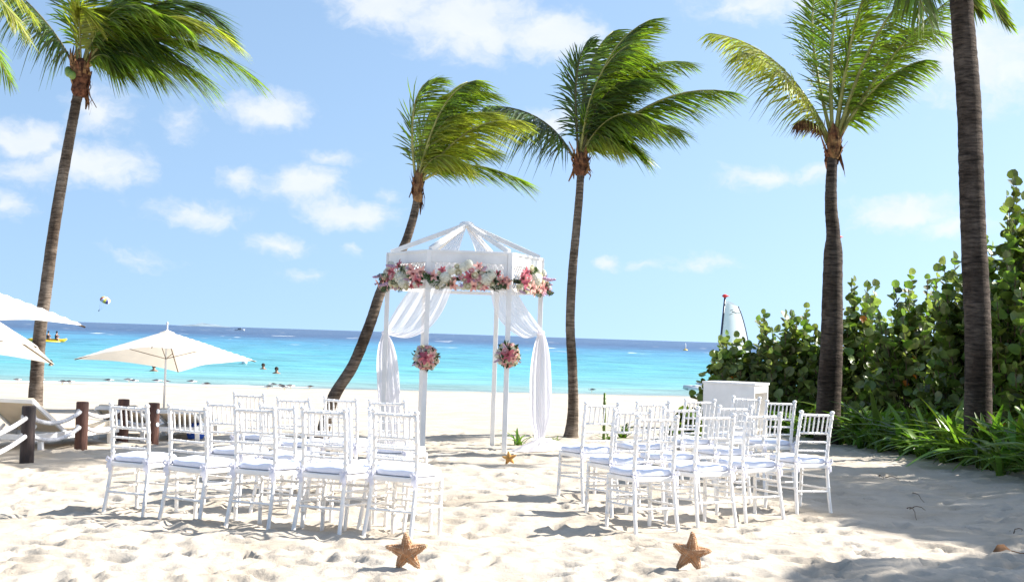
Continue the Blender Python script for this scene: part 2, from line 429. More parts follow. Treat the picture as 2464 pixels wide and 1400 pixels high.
M['gullw'] = simple('gull_white', (.75, .75, .75), .7, .3, .06, 10)
M['gullg'] = simple('gull_grey', (.14, .14, .15), .7, .3, .2, 10)
M['blue'] = simple('blue_cloth', (.05, .14, .60), .7, .3, .1, 10)
M['chute1'] = simple('chute_yellow', (.75, .72, .10), .6, .3, .05, 1, transl=.3, tcol=(.8, .8, .2))
M['chute2'] = simple('chute_red', (.70, .16, .18), .6, .3, .05, 1, transl=.3, tcol=(.8, .25, .25))
M['chute3'] = simple('chute_navy', (.05, .06, .22), .6, .3, .05, 1)
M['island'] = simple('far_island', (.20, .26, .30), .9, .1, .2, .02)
M['soil'] = simple('dead_leaf', (.30, .15, .07), .8, .2, .3, 12, .4, 30)


# ------------------------------------------------------------------ helpers
class MB:
    def __init__(s): s.v = []; s.f = []

    def add(s, vs_, fs):
        o = len(s.v); s.v += [tuple(v) for v in vs_]; s.f += [tuple(i + o for i in f) for f in fs]; return s

    def box(s, c, h, rot=None):
        c = V(c); pts = []
        for z in (-1, 1):
            for y in (-1, 1):
                for x in (-1, 1):
                    p = V((x * h[0], y * h[1], z * h[2]))
                    if rot is not None: p = rot @ p
                    pts.append(c + p)
        return s.add(pts, [(0, 2, 3, 1), (4, 5, 7, 6), (0, 1, 5, 4), (2, 6, 7, 3), (0, 4, 6, 2), (1, 3, 7, 5)])

    def bar(s, a, b, w, h, up=(0, 0, 1)):
        """rectangular bar from a to b"""
        a = V(a); b = V(b); t = (b - a).normalized(); u = V(up)
        x = t.cross(u)
        if x.length < 1e-4: x = t.cross(V((0, 1, 0)))
        x.normalize(); y = x.cross(t)
        pts = [p + x * sx * w / 2 + y * sy * h / 2 for p in (a, b) for sx, sy in ((-1, -1), (1, -1), (1, 1), (-1, 1))]
        return s.add(pts, [(3, 2, 1, 0), (4, 5, 6, 7), (0, 1, 5, 4), (1, 2, 6, 5), (2, 3, 7, 6), (3, 0, 4, 7)])

    def tube(s, path, rad, n=8, cap=True):
        path = [V(p) for p in path]
        if not isinstance(rad, (list, tuple)): rad = [rad] * len(path)
        vs_ = []; fs = []; x = None
        for i, p in enumerate(path):
            t = (path[min(i + 1, len(path) - 1)] - path[max(i - 1, 0)]).normalized()
            if x is None:
                x = t.cross(V((0, 0, 1)))
                if x.length < 1e-3: x = t.cross(V((0, 1, 0)))
            x = (x - t * x.dot(t)).normalized(); y = t.cross(x)
            for k in range(n):
                a = 2 * PI * k / n
                vs_.append(p + (x * math.cos(a) + y * math.sin(a)) * rad[i])
        for i in range(len(path) - 1):
            for k in range(n):
                k2 = (k + 1) % n
                fs.append((i * n + k, i * n + k2, (i + 1) * n + k2, (i + 1) * n + k))
        if cap:
            fs.append(tuple(range(n - 1, -1, -1))); fs.append(tuple(range((len(path) - 1) * n, len(path) * n)))
        return s.add(vs_, fs)

    def lathe(s, prof, n=10, axis=None, o=(0, 0, 0), sc_=(1, 1, 1)):
        vs_ = []; fs = []; o = V(o)
        for r, z in prof:
            for k in range(n):
                a = 2 * PI * k / n
                p = V((r * math.cos(a) * sc_[0], r * math.sin(a) * sc_[1], z * sc_[2]))
                if axis is not None: p = axis @ p
                vs_.append(o + p)
        for i in range(len(prof) - 1):
            for k in range(n):
                k2 = (k + 1) % n
                fs.append((i * n + k, i * n + k2, (i + 1) * n + k2, (i + 1) * n + k))
        fs.append(tuple(range(n - 1, -1, -1))); fs.append(tuple(range((len(prof) - 1) * n, len(prof) * n)))
        return s.add(vs_, fs)

    def ball(s, c, r, n=8, m=5, sc_=(1, 1, 1), rot=None):
        prof = [(r * math.sin(PI * i / m) + 1e-5, -r * math.cos(PI * i / m)) for i in range(m + 1)]
        return s.lathe(prof, n, rot, c, sc_)

    def ribbon(s, ctr, wid):
        """ctr: list of points, wid: list of half-width vectors"""
        vs_ = []; fs = []
        for p, w in zip(ctr, wid): vs_ += [V(p) - V(w), V(p) + V(w)]
        for i in range(len(ctr) - 1): fs.append((2 * i, 2 * i + 1, 2 * i + 3, 2 * i + 2))
        return s.add(vs_, fs)

    def mesh(s, name='mesh', smooth=True):
        me = bpy.data.meshes.new(name); me.from_pydata(s.v, [], s.f); me.update()
        if smooth: me.polygons.foreach_set('use_smooth', [True] * len(me.polygons))
        return me

    def build(s, name, mat, parent=None, smooth=True, bevel=0):
        o = put(name, s.mesh(name, smooth), mat, parent)
        if bevel:
            b = o.modifiers.new('bevel', 'BEVEL'); b.width = bevel; b.segments = 2; b.limit_method = 'ANGLE'; b.angle_limit = R(40)
            b.harden_normals = False
        return o


def put(name, me, mat, parent=None):
    o = bpy.data.objects.new(name, me)
    if mat is not None and not me.materials: me.materials.append(mat if not isinstance(mat, str) else M[mat])
    C.objects.link(o)
    if parent is not None: o.parent = parent
    return o


def tag(o, label=None, cat=None, group=None, kind=None):
    if label: o['label'] = label
    if cat: o['category'] = cat
    if group: o['group'] = group
    if kind: o['kind'] = kind
    return o


def thing(name, label, cat, loc=(0, 0, 0), rz=0.0, group=None):
    o = bpy.data.objects.new(name, None); C.objects.link(o)
    o.location = loc; o.rotation_euler = (0, 0, rz); o.empty_display_size = .1
    return tag(o, label, cat, group)


def copy_tree(o, parent=None):
    kids = list(o.children)
    c = o.copy(); C.objects.link(c); c.parent = parent
    for k in kids: copy_tree(k, c)
    return c


def flat_shade(o, ang=35):
    me = o.data
    try:
        me.set_sharp_from_angle(angle=R(ang))
    except Exception:
        pass
    return o


def big_mesh(name, X, Y, Z, mat):
    ny, nx = X.shape
    co = np.stack([X, Y, Z], -1).reshape(-1, 3).astype(np.float32)
    idx = np.arange(nx * ny).reshape(ny, nx)
    q = np.stack([idx[:-1, :-1], idx[:-1, 1:], idx[1:, 1:], idx[1:, :-1]], -1).reshape(-1, 4)
    me = bpy.data.meshes.new(name)
    me.vertices.add(len(co)); me.vertices.foreach_set('co', co.ravel())
    me.loops.add(q.size); me.loops.foreach_set('vertex_index', q.ravel().astype(np.int32))
    me.polygons.add(len(q)); me.polygons.foreach_set('loop_start', np.arange(0, q.size, 4, dtype=np.int32))
    me.polygons.foreach_set('use_smooth', np.ones(len(q), bool))
    me.update(calc_edges=True); me.validate()
    return put(name, me, mat)


# ------------------------------------------------------------------ sand
def build_sand():
    xs = list(np.arange(-7.2, 7.2, .034))
    st = .05; x = 7.2
    ext = []
    while x < 520: ext.append(x); st *= 1.13; x += st
    xs = np.array([-e for e in reversed(ext)] + xs + ext)
    ys = list(np.linspace(-60, 6.6, 28))
    y = 6.9
    while y < 25: ys.append(y); y += max(.022, .0031 * y)
    while y < 120: ys.append(y); y += .010 * y
    ys = np.array(ys)
    X, Y = np.meshgrid(xs, ys)
    Z = gz_arr(X, Y)
    near = (1 - .7 * sst(Y, 18, 30)) * (1 - sst(np.abs(X), 9, 14))
    Z += near * (.017 * fbm(X * 4.2, Y * 4.2, 5, 3, .55))
    rs = np.random.RandomState(3)
    n = 4200
    fy = 7 + 16 * rs.rand(n) ** 1.35; fx = (rs.rand(n) * 2 - 1) * np.minimum(7, .42 * fy + .8)
    for i in range(n):
        a = rs.rand() * PI; l = .10 + .09 * rs.rand(); w = .045 + .05 * rs.rand(); d = (.004 + .034 * rs.rand() ** 2.5)
        r = l * 2.2
        i0, i1 = np.searchsorted(xs, (fx[i] - r, fx[i] + r)); j0, j1 = np.searchsorted(ys, (fy[i] - r, fy[i] + r))
        if i1 <= i0 or j1 <= j0: continue
        dx = X[j0:j1, i0:i1] - fx[i]; dy = Y[j0:j1, i0:i1] - fy[i]
        u = (dx * math.cos(a) + dy * math.sin(a)) / l; v = (-dx * math.sin(a) + dy * math.cos(a)) / w
        q = np.sqrt(u * u + v * v)
        Z[j0:j1, i0:i1] += -d * np.exp(-q ** 4) + .40 * d * np.exp(-((q - 1.3) / .28) ** 2)
    o = big_mesh('sand_ground', X, Y, Z, M['sand'])
    tag(o, kind='structure')


build_sand()


def build_sea():
    xs = list(np.arange(-40, 40, .45)); st = .5; x = 40; ext = []
    while x < 42000: ext.append(x); st *= 1.16; x += st
    xs = np.array([-e for e in reversed(ext)] + xs + ext)
    ys = []; y = 36.0
    while y < 700: ys.append(y); y += .0052 * y
    while y < 45000: ys.append(y); y *= 1.08
    ys = np.array(ys)
    X, Y = np.meshgrid(xs, ys)
    S = Y - (60.5 + .275 * np.clip(X, -60, 60))
    amp = np.clip(S * .02, 0, 1) * (1 - sst(Y, 500, 1500))
    Z = WATER_Z + amp * (.16 * fbm(X * .16 + Y * .05, Y * .45, 11, 4) + .10 * np.sin(Y * .8 + 2.2 * vnoise(X * .05, Y * .05, 4) * 6))
    Z += .10 * np.exp(-((S - 4.2) / 1.0) ** 2) * (.6 + 1.2 * (vnoise(X * .09, Y * .01, 2) + .3))   # small breaker
    o = big_mesh('sea_water', X, Y, Z, M['sea'])
    tag(o, kind='structure')


build_sea()


def build_island():
    b = MB(); Y = 7000
    prof = [(430, 0), (455, 4), (470, 6), (486, 11), (500, 8), (520, 7), (535, 3), (560, 0)]
    vs_ = []
    for (px, h) in prof:
        p = at(px, 783, Y); hz = h * Y / FPX * .9
        for k, dy in enumerate((-120, 0, 120)):
            vs_.append((p.x, Y + dy, -2 + (hz if k == 1 else 0)))
    fs = []
    for i in range(len(prof) - 1):
        for k in range(2): fs.append((i * 3 + k, (i + 1) * 3 + k, (i + 1) * 3 + k + 1, i * 3 + k + 1))
    b.add(vs_, fs)
    tag(b.build('island_terrain', 'island'), kind='structure')


build_island()


# ------------------------------------------------------------------ coconut palms
WIND = V((1.0, 0.12, 0.0))


def bez(pts, t):
    """Bezier of any order"""
    p = [V(q) for q in pts]
    while len(p) > 1: p = [a.lerp(b, t) for a, b in zip(p, p[1:])]
    return p[0]


def frond_mesh(pts, leaf, n, wind=.8, droop=.5, seed=0, width=.021, bare=.14, ragged=.15):
    """leaflets (one mesh) and midrib of one feather frond along a Bezier, local coordinates"""
    r = random.Random(seed); b = MB()
    ln = sum((bez(pts, (i + 1) / 8) - bez(pts, i / 8)).length for i in range(8))
    for i in range(n):
        t = bare + (1 - bare) * (i + .5 * r.random()) / n
        p = bez(pts, t); T = (bez(pts, min(1, t + .02)) - bez(pts, t - .02)).normalized()
        S = T.cross(V((0, 0, 1)))
        if S.length < .25: S = T.cross(V((0, 1, .3)))
        S.normalize()
        Lf = leaf * (math.sin(PI * (.12 + .80 * (t - bare) / (1 - bare))) ** .6) * (1 - ragged * 2.2 * r.random() ** 2)
        for sd in (-1, 1):
            dr = droop * r.uniform(.5, 1.9)
            if r.random() < .05: continue
            D = (S * sd * (.85 + .2 * r.random()) + T * (.45 + .75 * t) + WIND * wind * (.7 + .6 * r.random()) + V((0, 0, -.28 * droop - .1 * r.random())) + V((r.uniform(-.22, .22), r.uniform(-.22, .22), r.uniform(-.2, .18)))).normalized()
            w = T - D * T.dot(D)
            if w.length < .2: w = S.cross(D)
            w.normalize(); w = (w + S * r.uniform(-.5, .5) + V((0, 0, r.uniform(-.4, .4)))).normalized()
            w = (w - D * w.dot(D)).normalized()
            ctr = []; wid = []
            for k, (q, ww) in enumerate(((0, .55), (.3, 1), (.68, .75), (1.0, .08))):
                ctr.append(p + D * Lf * q + V((0, 0, -1)) * (dr * .38 * Lf * q * q) + WIND * (wind * .22 * Lf * q * q)); wid.append(w * width * ww * .66)
            b.ribbon(ctr, wid)
    rb = MB(); k = 12
    rb.tube([bez(pts, i / k) for i in range(k + 1)], [max(.004, .030 * ln / 3 * (1 - i / k) ** .8 + .006) for i in range(k + 1)], 6)
    return b, rb


def trunk_mesh(path, r0, r1, flare=1.6, seed=0, bulge=None):
    b = MB(); pts = []; rad = []
    P = [V(p) for p in path]
    # Catmull-Rom through the points
    Q = [P[0] * 2 - P[1]] + P + [P[-1] * 2 - P[-2]]
    segs = 14
    for i in range(len(P) - 1):
        for k in range(segs):
            t = k / segs; a, c, d, e = Q[i:i + 4]
            pts.append(.5 * ((2 * c) + (d - a) * t + (2 * a - 5 * c + 4 * d - e) * t * t + (3 * c - a - 3 * d + e) * t ** 3))
    pts.append(P[-1]); n = len(pts); rr = random.Random(seed)
    for i in range(n):
        t = i / (n - 1); h = pts[i].z - pts[0].z
        q = r0 * (1 - t) + r1 * t
        q *= 1 + (flare - 1) * math.exp(-max(0, h) / .22)
        if bulge: q *= 1 + bulge[1] * (1 - 1 / (1 + math.exp(-(h - bulge[0]) / .05)))
        q *= 1 + rr.uniform(-.022, .03)
        rad.append(q)
    b.tube(pts, rad, 14)
    return b


def boots(root, top, r, hgt, seed, mat='fibre', n=34, hang=9):
    """old frond bases and fibre wrapped round the head of the trunk"""
    rr = random.Random(seed); b = MB()
    prof = [(r * .72, -hgt * .55), (r * .95, -hgt * .35), (r * .85, -hgt * .15), (r * 1.1, hgt * .0), (r * .95, hgt * .25), (r * .75, hgt * .5), (r * .3, hgt * .62)]
    b.lathe([(q * rr.uniform(.9, 1.1), z) for q, z in prof], 11, None, top)
    for i in range(n):
        a = 2 * PI * i / n * 1.7 + rr.uniform(-.3, .3); z0 = rr.uniform(-.5, .25) * hgt
        o = V((math.cos(a), math.sin(a), 0)); s = V((-math.sin(a), math.cos(a), 0))
        up = 1 if i >= hang else -1
        l = hgt * rr.uniform(.3, .85)
        ctr = [V(top) + V((0, 0, z0)) + o * r * .8, V(top) + V((0, 0, z0 + up * l * .5)) + o * r * (1.05 + .35 * rr.random()), V(top) + V((0, 0, z0 + up * l)) + o * r * (.95 + 1.1 * rr.random() ** 2)]
        w = r * rr.uniform(.2, .5)
        b.ribbon(ctr, [s * w, s * w * .7, s * w * .2 + V((0, 0, .01))])
    ob = b.build('crown_shaft', mat, root, smooth=False)
    return ob


def palm(label, Y, base, trunk_px, fronds, r0, r1, leaf, mats=('frond', 'rib'), bark='bark', seed=0, group='coconut palms', flare=1.6, bulge=None,
         boot=(.14, .5), boot_mat='fibre', width=.021, n=58, world_trunk=None, coco=0):
    """trunk_px: points in the photograph on the plane of the trunk at depth Y; fronds: (list of Bezier points, dy at tip, material, leaf factor)"""
    root = thing('coconut_palm', label, 'palm tree', base, 0, group)
    o = V(base)
    path = [at(x, y, Y) - o for x, y in trunk_px] if world_trunk is None else [V(p) for p in world_trunk]
    path[0] = V((path[0].x, path[0].y, -.15))
    trunk_mesh(path, r0, r1, flare, seed, bulge).build('trunk', bark, root)
    top = path[-1]
    boots(root, top, boot[0], boot[1], seed, boot_mat)
    for i, f in enumerate(fronds):
        pts, dy, mt, lf = f[:4]
        kw = dict(f[4]) if len(f) > 4 else {}
        nn = len(pts)
        if world_trunk is None:
            P = [at(x, y, Y) - o for x, y in pts]
        else:
            P = [V(p) for p in pts]
        for k, p in enumerate(P): p.y += dy * (k / (nn - 1)) ** 1.2
        lm, rm = frond_mesh(P, leaf * lf, int(n * 1.7 * kw.pop('dens', 1)), seed=seed * 31 + i, width=width, **kw)
        fo = lm.build('frond', mt, root, smooth=False)
        rm.build('midrib', 'ribd' if mt == 'frondd' else 'rib', fo)
    for k in range(coco):
        a = PI + .1 + k * .55; c = MB().ball((0, 0, 0), .085, 10, 7, (1, 1, 1.2)).build('coconut', 'coconut', root)
        c.location = top + V((math.cos(a) * .26, -abs(math.sin(a)) * .26 - .05, .16 - .07 * k))
    return root


def pxbase(px, py):
    g = ground(px, py); return g


# leaning palm behind the left block
b2 = ground(765, 1062)
Y2 = b2.y
palm('slender coconut palm leaning hard to the right behind the left chairs', Y2, b2,
     [(765, 1062), (800, 962), (850, 878), (890, 780), (915, 705), (945, 640), (972, 592), (990, 540), (1002, 490), (1006, 450)],
     [([(1002, 440), (985, 330), (985, 210), (1046, 196)], -.2, 'frond', .9, {'wind': .75}),
      ([(1006, 440), (1020, 330), (1050, 210), (1122, 182)], .5, 'frond', 1, {'wind': .6}),
      ([(1008, 440), (1040, 280), (1090, 190), (1182, 238)], -.3, 'frond', 1, {}),
      ([(1008, 440), (1050, 320), (1110, 240), (1190, 270)], .3, 'frondy', 1, {}),
      ([(1010, 438), (1080, 350), (1140, 290), (1252, 306)], -.6, 'frondy', 1, {'droop': .7}),
      ([(1012, 438), (1100, 380), (1170, 400), (1254, 442)], -.4, 'frond', 1, {'droop': .7}),
      ([(1002, 440), (1010, 350), (1020, 270), (1060, 230)], .1, 'frondy', 1, {}),
      ([(1004, 440), (1020, 360), (1060, 300), (1100, 290)], -.5, 'frondy', .9, {}),
      ([(1008, 440), (1060, 370), (1110, 330), (1180, 350)], .6, 'frond', .9, {'droop': .6}),
      ([(1004, 440), (1030, 380), (1070, 360), (1120, 410)], -.6, 'frondy', .8, {'droop': 1.0}),
      ([(1004, 440), (1040, 300), (1080, 220), (1150, 215)], -.7, 'frond', .9, {'droop': .8})],
     .092, .055, .68, seed=2, flare=1.35, boot=(.078, .42), boot_mat='fibre', width=.015, n=56)

# tall palm right of the gazebo
b3 = ground(1372, 1054)
Y3 = b3.y
palm('slim upright coconut palm just right of the gazebo with a flared foot', Y3, b3,
     [(1372, 1054), (1379, 985), (1377, 880), (1372, 780), (1377, 660), (1386, 560), (1394, 470), (1398, 395)],
     [([(1380, 380), (1345, 320), (1290, 262), (1172, 268)], -.5, 'frondd', .95, {'wind': .1, 'droop': 1.5}),
      ([(1392, 375), (1385, 270), (1372, 170), (1412, 105)], -.2, 'frondd', .9, {'wind': .5, 'droop': .7}),
      ([(1396, 375), (1400, 240), (1410, 120), (1480, 62)], .4, 'frond', 1, {}),
      ([(1398, 375), (1420, 230), (1450, 110), (1556, 66)], -.5, 'frond', 1, {}),
      ([(1400, 375), (1450, 250), (1530, 110), (1672, 134)], .6, 'frond', 1, {'wind': .5}),
      ([(1402, 375), (1500, 290), (1600, 210), (1740, 240)], -.7, 'frond', 1, {'droop': .8}),
      ([(1400, 375), (1450, 230), (1500, 130), (1600, 205)], -.2, 'frond', 1, {'droop': .7}),
      ([(1402, 378), (1450, 330), (1490, 320), (1535, 385)], -.5, 'frond', .8, {'droop': .9}),
      ([(1398, 376), (1420, 280), (1450, 200), (1530, 215)], -.8, 'frondd', .9, {}),
      ([(1402, 378), (1480, 300), (1560, 270), (1640, 300)], .5, 'frond', .9, {'droop': .8}),
      ([(1396, 376), (1400, 300), (1420, 240), (1470, 250)], .9, 'frondd', .8, {}),
      ([(1398, 376), (1430, 310), (1470, 270), (1540, 300)], -.9, 'frond', .9, {'droop': 1.1}),
      ([(1396, 376), (1405, 270), (1430, 160), (1510, 130)], -.8, 'frond', .95, {'droop': .9}),
      ([(1396, 376), (1430, 200), (1470, 90), (1560, 130)], .2, 'frond', .95, {'droop': .9}),
      ([(1396, 376), (1420, 330), (1450, 320), (1480, 370)], -.7, 'frondy', .6, {'droop': 1.2})],
     .085, .06, .76, seed=3, flare=2.0, boot=(.12, .34), width=.019, n=62)

# left palm
b1 = ground(84, 976)
Y1 = b1.y
palm('tall coconut palm on the left edge leaning right beside the parasols', Y1, b1,
     [(84, 976), (90, 880), (97, 790), (110, 700), (128, 565), (150, 430), (168, 330), (183, 250), (194, 190)],
     [([(180, 165), (150, 90), (90, 10), (10, -40)], -.6, 'frondd', 1, {'wind': .05, 'droop': 1.4}),
      ([(188, 160), (175, 40), (170, -60), (215, -130)], .3, 'frond', 1, {'wind': .5}),
      ([(195, 160), (200, 60), (190, -20), (250, 75)], -.7, 'frondy', .9, {}),
      ([(200, 160), (300, 20), (440, -90), (524, 74)], .6, 'frondd', 1, {'droop': .6}),
      ([(205, 160), (310, 60), (430, -10), (560, 105)], -.4, 'frondy', 1, {'droop': .8}),
      ([(205, 160), (330, 100), (450, 50), (622, 204)], -.7, 'frond', 1.05, {'droop': .8}),
      ([(205, 165), (290, 110), (370, 90), (490, 190)], .3, 'frond', 1, {'droop': 1.0}),
      ([(205, 165), (270, 120), (330, 120), (400, 190)], -.9, 'frond', .9, {'droop': 1.0}),
      ([(200, 160), (260, 50), (330, -20), (450, 40)], .2, 'frond', 1, {'droop': .8}),
      ([(200, 160), (230, 40), (300, -60), (420, -50)], -.3, 'frond', 1, {}),
      ([(200, 160), (240, 70), (290, 20), (370, 40)], -1.0, 'frond', .9, {'droop': .8}),
      ([(198, 160), (210, 60), (240, -40), (330, -70)], .9, 'frond', 1, {}),
      ([(202, 162), (260, 90), (320, 60), (400, 120)], -.5, 'frondd', .9, {'droop': 1.1}),
      ([(202, 162), (280, 60), (370, 0), (470, 90)], -.9, 'frond', .9, {'droop': 1.1}),
      ([(202, 165), (240, 130), (270, 130), (310, 180)], -.8, 'frond', .7, {'droop': 1.2})],
     .155, .10, 1.25, seed=1, flare=1.2, boot=(.2, .75), width=.028, n=66, coco=3)

# palm standing in the border bed, right of the chairs
g4 = ground(1992, 1064); Y4 = g4.y
b4 = V((at(1990, 1060, Y4).x, Y4, g4.z))
palm('coconut palm with a dark swollen lower trunk in the border behind the right chairs', Y4, b4,
     [(1988, 1062), (1996, 930), (2001, 830), (2003, 700), (2005, 570), (2000, 505), (2000, 440), (2004, 370), (2006, 345)],
     [([(1990, 345), (1950, 250), (1860, 150), (1766, 142)], -.6, 'frondy', .95, {'wind': .0, 'droop': 1.3}),
      ([(1996, 335), (1930, 190), (1850, 90), (1718, 68)], .4, 'frondy', .9, {'wind': .1, 'droop': .9}),
      ([(2004, 335), (1990, 170), (1995, 20), (2030, -120)], -.3, 'frond', 1, {'wind': .25}),
      ([(2010, 335), (2040, 180), (2060, 20), (2130, -90)], .5, 'frond', 1, {'wind': .5}),
      ([(2016, 338), (2090, 200), (2180, 60), (2320, -20)], -.5, 'frond', 1, {'wind': .4}),
      ([(2016, 338), (2080, 180), (2150, 0), (2292, 70)], .5, 'frond', 1, {'droop': .7}),
      ([(2008, 335), (2030, 150), (2050, -40), (2110, -60)], -.7, 'frond', .9, {}),
      ([(2002, 335), (1970, 180), (1950, 40), (1990, -60)], .7, 'frond', .9, {'wind': .3}),
      ([(1992, 345), (1960, 290), (1930, 285), (1905, 305)], -.3, 'fibre', .3, {'wind': .1, 'droop': 1.4}),
      ([(2014, 340), (2060, 250), (2110, 180), (2190, 170)], -.9, 'frond', .8, {'droop': 1.0}),
      ([(2012, 338), (2060, 160), (2110, 10), (2220, -30)], -.9, 'frond', .9, {'droop': .9})],
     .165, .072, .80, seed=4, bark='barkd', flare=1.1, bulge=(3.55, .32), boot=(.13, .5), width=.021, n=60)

# near palm on the right, its head above the picture
g5 = ground(2352, 1108); Y5 = g5.y
b5 = V((at(2352, 1100, Y5).x, Y5, g5.z))
t5 = at(2318, -330, Y5)
px5 = lambda x, y: (x, y)
palm('thick coconut palm trunk at the right edge rising out of the border', Y5, b5,
     [(2352, 1105), (2354, 900), (2352, 760), (2344, 600), (2338, 440), (2332, 260), (2322, 120), (2313, 0), (2304, -200), (2300, -370)],
     [([(2304, -380), (2200, -300), (2140, -100), (2180, 60)], -.8, 'frond', 1, {'wind': .1, 'droop': 1.0}),
      ([(2304, -380), (2330, -250), (2350, -40), (2445, 50)], .3, 'frond', .5, {'droop': .9}),
      ([(2304, -380), (2300, -200), (2330, -40), (2420, -5)], .9, 'frond', .5, {'droop': .9}),
      ([(2304, -380), (2450, -420), (2600, -300), (2680, -60)], -.6, 'frond', 1, {}),
      ([(2304, -380), (2420, -560), (2600, -600), (2750, -420)], .6, 'frond', 1, {}),
      ([(2304, -380), (2300, -560), (2340, -760), (2470, -820)], -.4, 'frond', 1, {}),
      ([(2304, -380), (2200, -500), (2080, -520), (1960, -380)], .3, 'frond', 1, {'wind': .1}),
      ([(2304, -380), (2360, -480), (2450, -480), (2560, -380)], -1.6, 'frond', 1, {}),
      ([(2304, -380), (2360, -480), (2450, -480), (2560, -380)], 1.6, 'frond', 1, {}),
      ([(2304, -380), (2250, -480), (2150, -480), (2110, -300)], -1.6, 'frond', 1, {'wind': .2}),
      ([(2304, -380), (2330, -600), (2450, -680), (2600, -650)], 1.2, 'frond', 1, {}),
      ([(2304, -380), (2280, -520), (2220, -640), (2200, -680)], 1.5, 'frond', 1, {'wind': .2}),
      ([(2304, -380), (2260, -460), (2220, -470), (2230, -250)], 1.9, 'frond', 1, {'wind': .2})],
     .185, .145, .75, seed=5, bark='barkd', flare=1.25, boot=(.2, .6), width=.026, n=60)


def free_palm(x, y, h, label, seed, lean=(.3, .1), flen=2.6, nf=13, group='coconut palms'):
    """a whole palm just outside the picture: its shadow, or a frond tip, is what shows"""
    r = random.Random(seed); o = V((x, y, gz(x, y)))
    top = V((lean[0], lean[1], h))
    tr = [V((0, 0, 0)), V((lean[0] * .2, lean[1] * .2, h * .35)), V((lean[0] * .55, lean[1] * .55, h * .7)), top]
    fr = []
    for i in range(nf):
        a = 2 * PI * i / nf + r.uniform(-.2, .2); el = r.uniform(-.1, 1.0)
        d = V((math.cos(a), math.sin(a), 0)) + WIND * .45
        l = flen * r.uniform(.85, 1.1)
        c1 = top + d * l * .3 + V((0, 0, l * (.2 + .35 * el))); c2 = top + d * l * .7 + V((0, 0, l * (.1 + .45 * el))); e = top + d * l + V((0, 0, l * (-.35 + .5 * el)))
        fr.append(([top, c1, c2, e], 0, 'frond' if i % 4 else 'frondy', 1, {'wind': .4, 'droop': .8}))
    return palm(label, y, o, None, fr, .16, .11, .8, seed=seed, width=.028, n=54, world_trunk=tr, boot=(.17, .6), group=group)


# yellow frond tips that hang into the upper left corner belong to a palm beyond the edge
e0 = at(-60, 120, 17.0)
o0 = V((at(-330, 900, 17).x, 17.0, 0)); o0.z = gz(o0.x, 17)
top0 = at(-170, -40, 17) - o0
frs = []
for i, (pts, dy, mt) in enumerate([
        ([(-170, -50), (-90, -80), (0, -40), (92, 112)], -.3, 'frondy'), ([(-170, -50), (-120, -120), (-30, -110), (60, 30)], .4, 'frondy'),
        ([(-170, -50), (-140, -180), (-60, -220), (60, -160)], .2, 'frond'), ([(-170, -50), (-180, -200), (-170, -320), (-60, -360)], -.3, 'frond'),
        ([(-170, -50), (-250, -150), (-350, -120), (-420, 60)], -.4, 'frond'), ([(-170, -50), (-240, -200), (-330, -240), (-420, -150)], .5, 'frond'),
        ([(-170, -50), (-110, -20), (-80, 30), (-30, 170)], .8, 'frond'), ([(-170, -50), (-200, -20), (-240, 40), (-250, 180)], -.8, 'frond')]):
    P = [at(x, y, 17) - o0 for x, y in pts]
    frs.append((P, dy, mt, 1, {'wind': .25, 'droop': .8}))
palm('coconut palm beyond the left edge whose yellow frond tip hangs into the upper corner', 17, o0, None, frs, .13, .09, .42, seed=9, width=.014, n=60,
     world_trunk=[V((0, 0, 0)), top0 * .33 + V((-.2, 0, 0)), top0 * .7 + V((-.15, 0, 0)), top0], boot=(.13, .45))

free_palm(11.4, 16.0, 6.2, 'coconut palm outside the right edge that shades the sand by the border', 22, (.1, .1), 2.2, 15)
free_palm(10.8, 13.6, 5.8, 'coconut palm outside the right edge that shades the middle of the right sand', 24, (0, .1), 2.1, 14)
free_palm(11.6, 12.1, 5.5, 'coconut palm outside the right edge that shades the near sand', 21, (.1, 0), 1.9, 13)
free_palm(9.2, 9.25, 5.4, 'nearest coconut palm outside the right edge, shading the lower right corner', 23, (0, .1), 1.8, 13)


# ------------------------------------------------------------------ chairs
def ring_post(b, pts, r, rings, n=8):
    """bamboo-turned post: tube through pts with raised rings at fractions"""
    P = [V(p) for p in pts]; seg = [(P[i + 1] - P[i]).length for i in range(len(P) - 1)]; tot = sum(seg)

    def pos(t):
        d = t * tot
        for i, l in enumerate(seg):
            if d <= l or i == len(seg) - 1: return P[i].lerp(P[i + 1], d / l)
            d -= l
    ts = sorted(set([i / 14 for i in range(15)] + [q for g in rings for q in (g - .012, g - .006, g + .006, g + .012) if 0 < q < 1]))
    rad = []
    for t in ts:
        e = any(abs(t - g) < .008 for g in rings)
        rad.append(r * (1.22 if e else 1) * (1 - .12 * (t < .02)))
    b.tube([pos(t) for t in ts], rad, n)
    return b


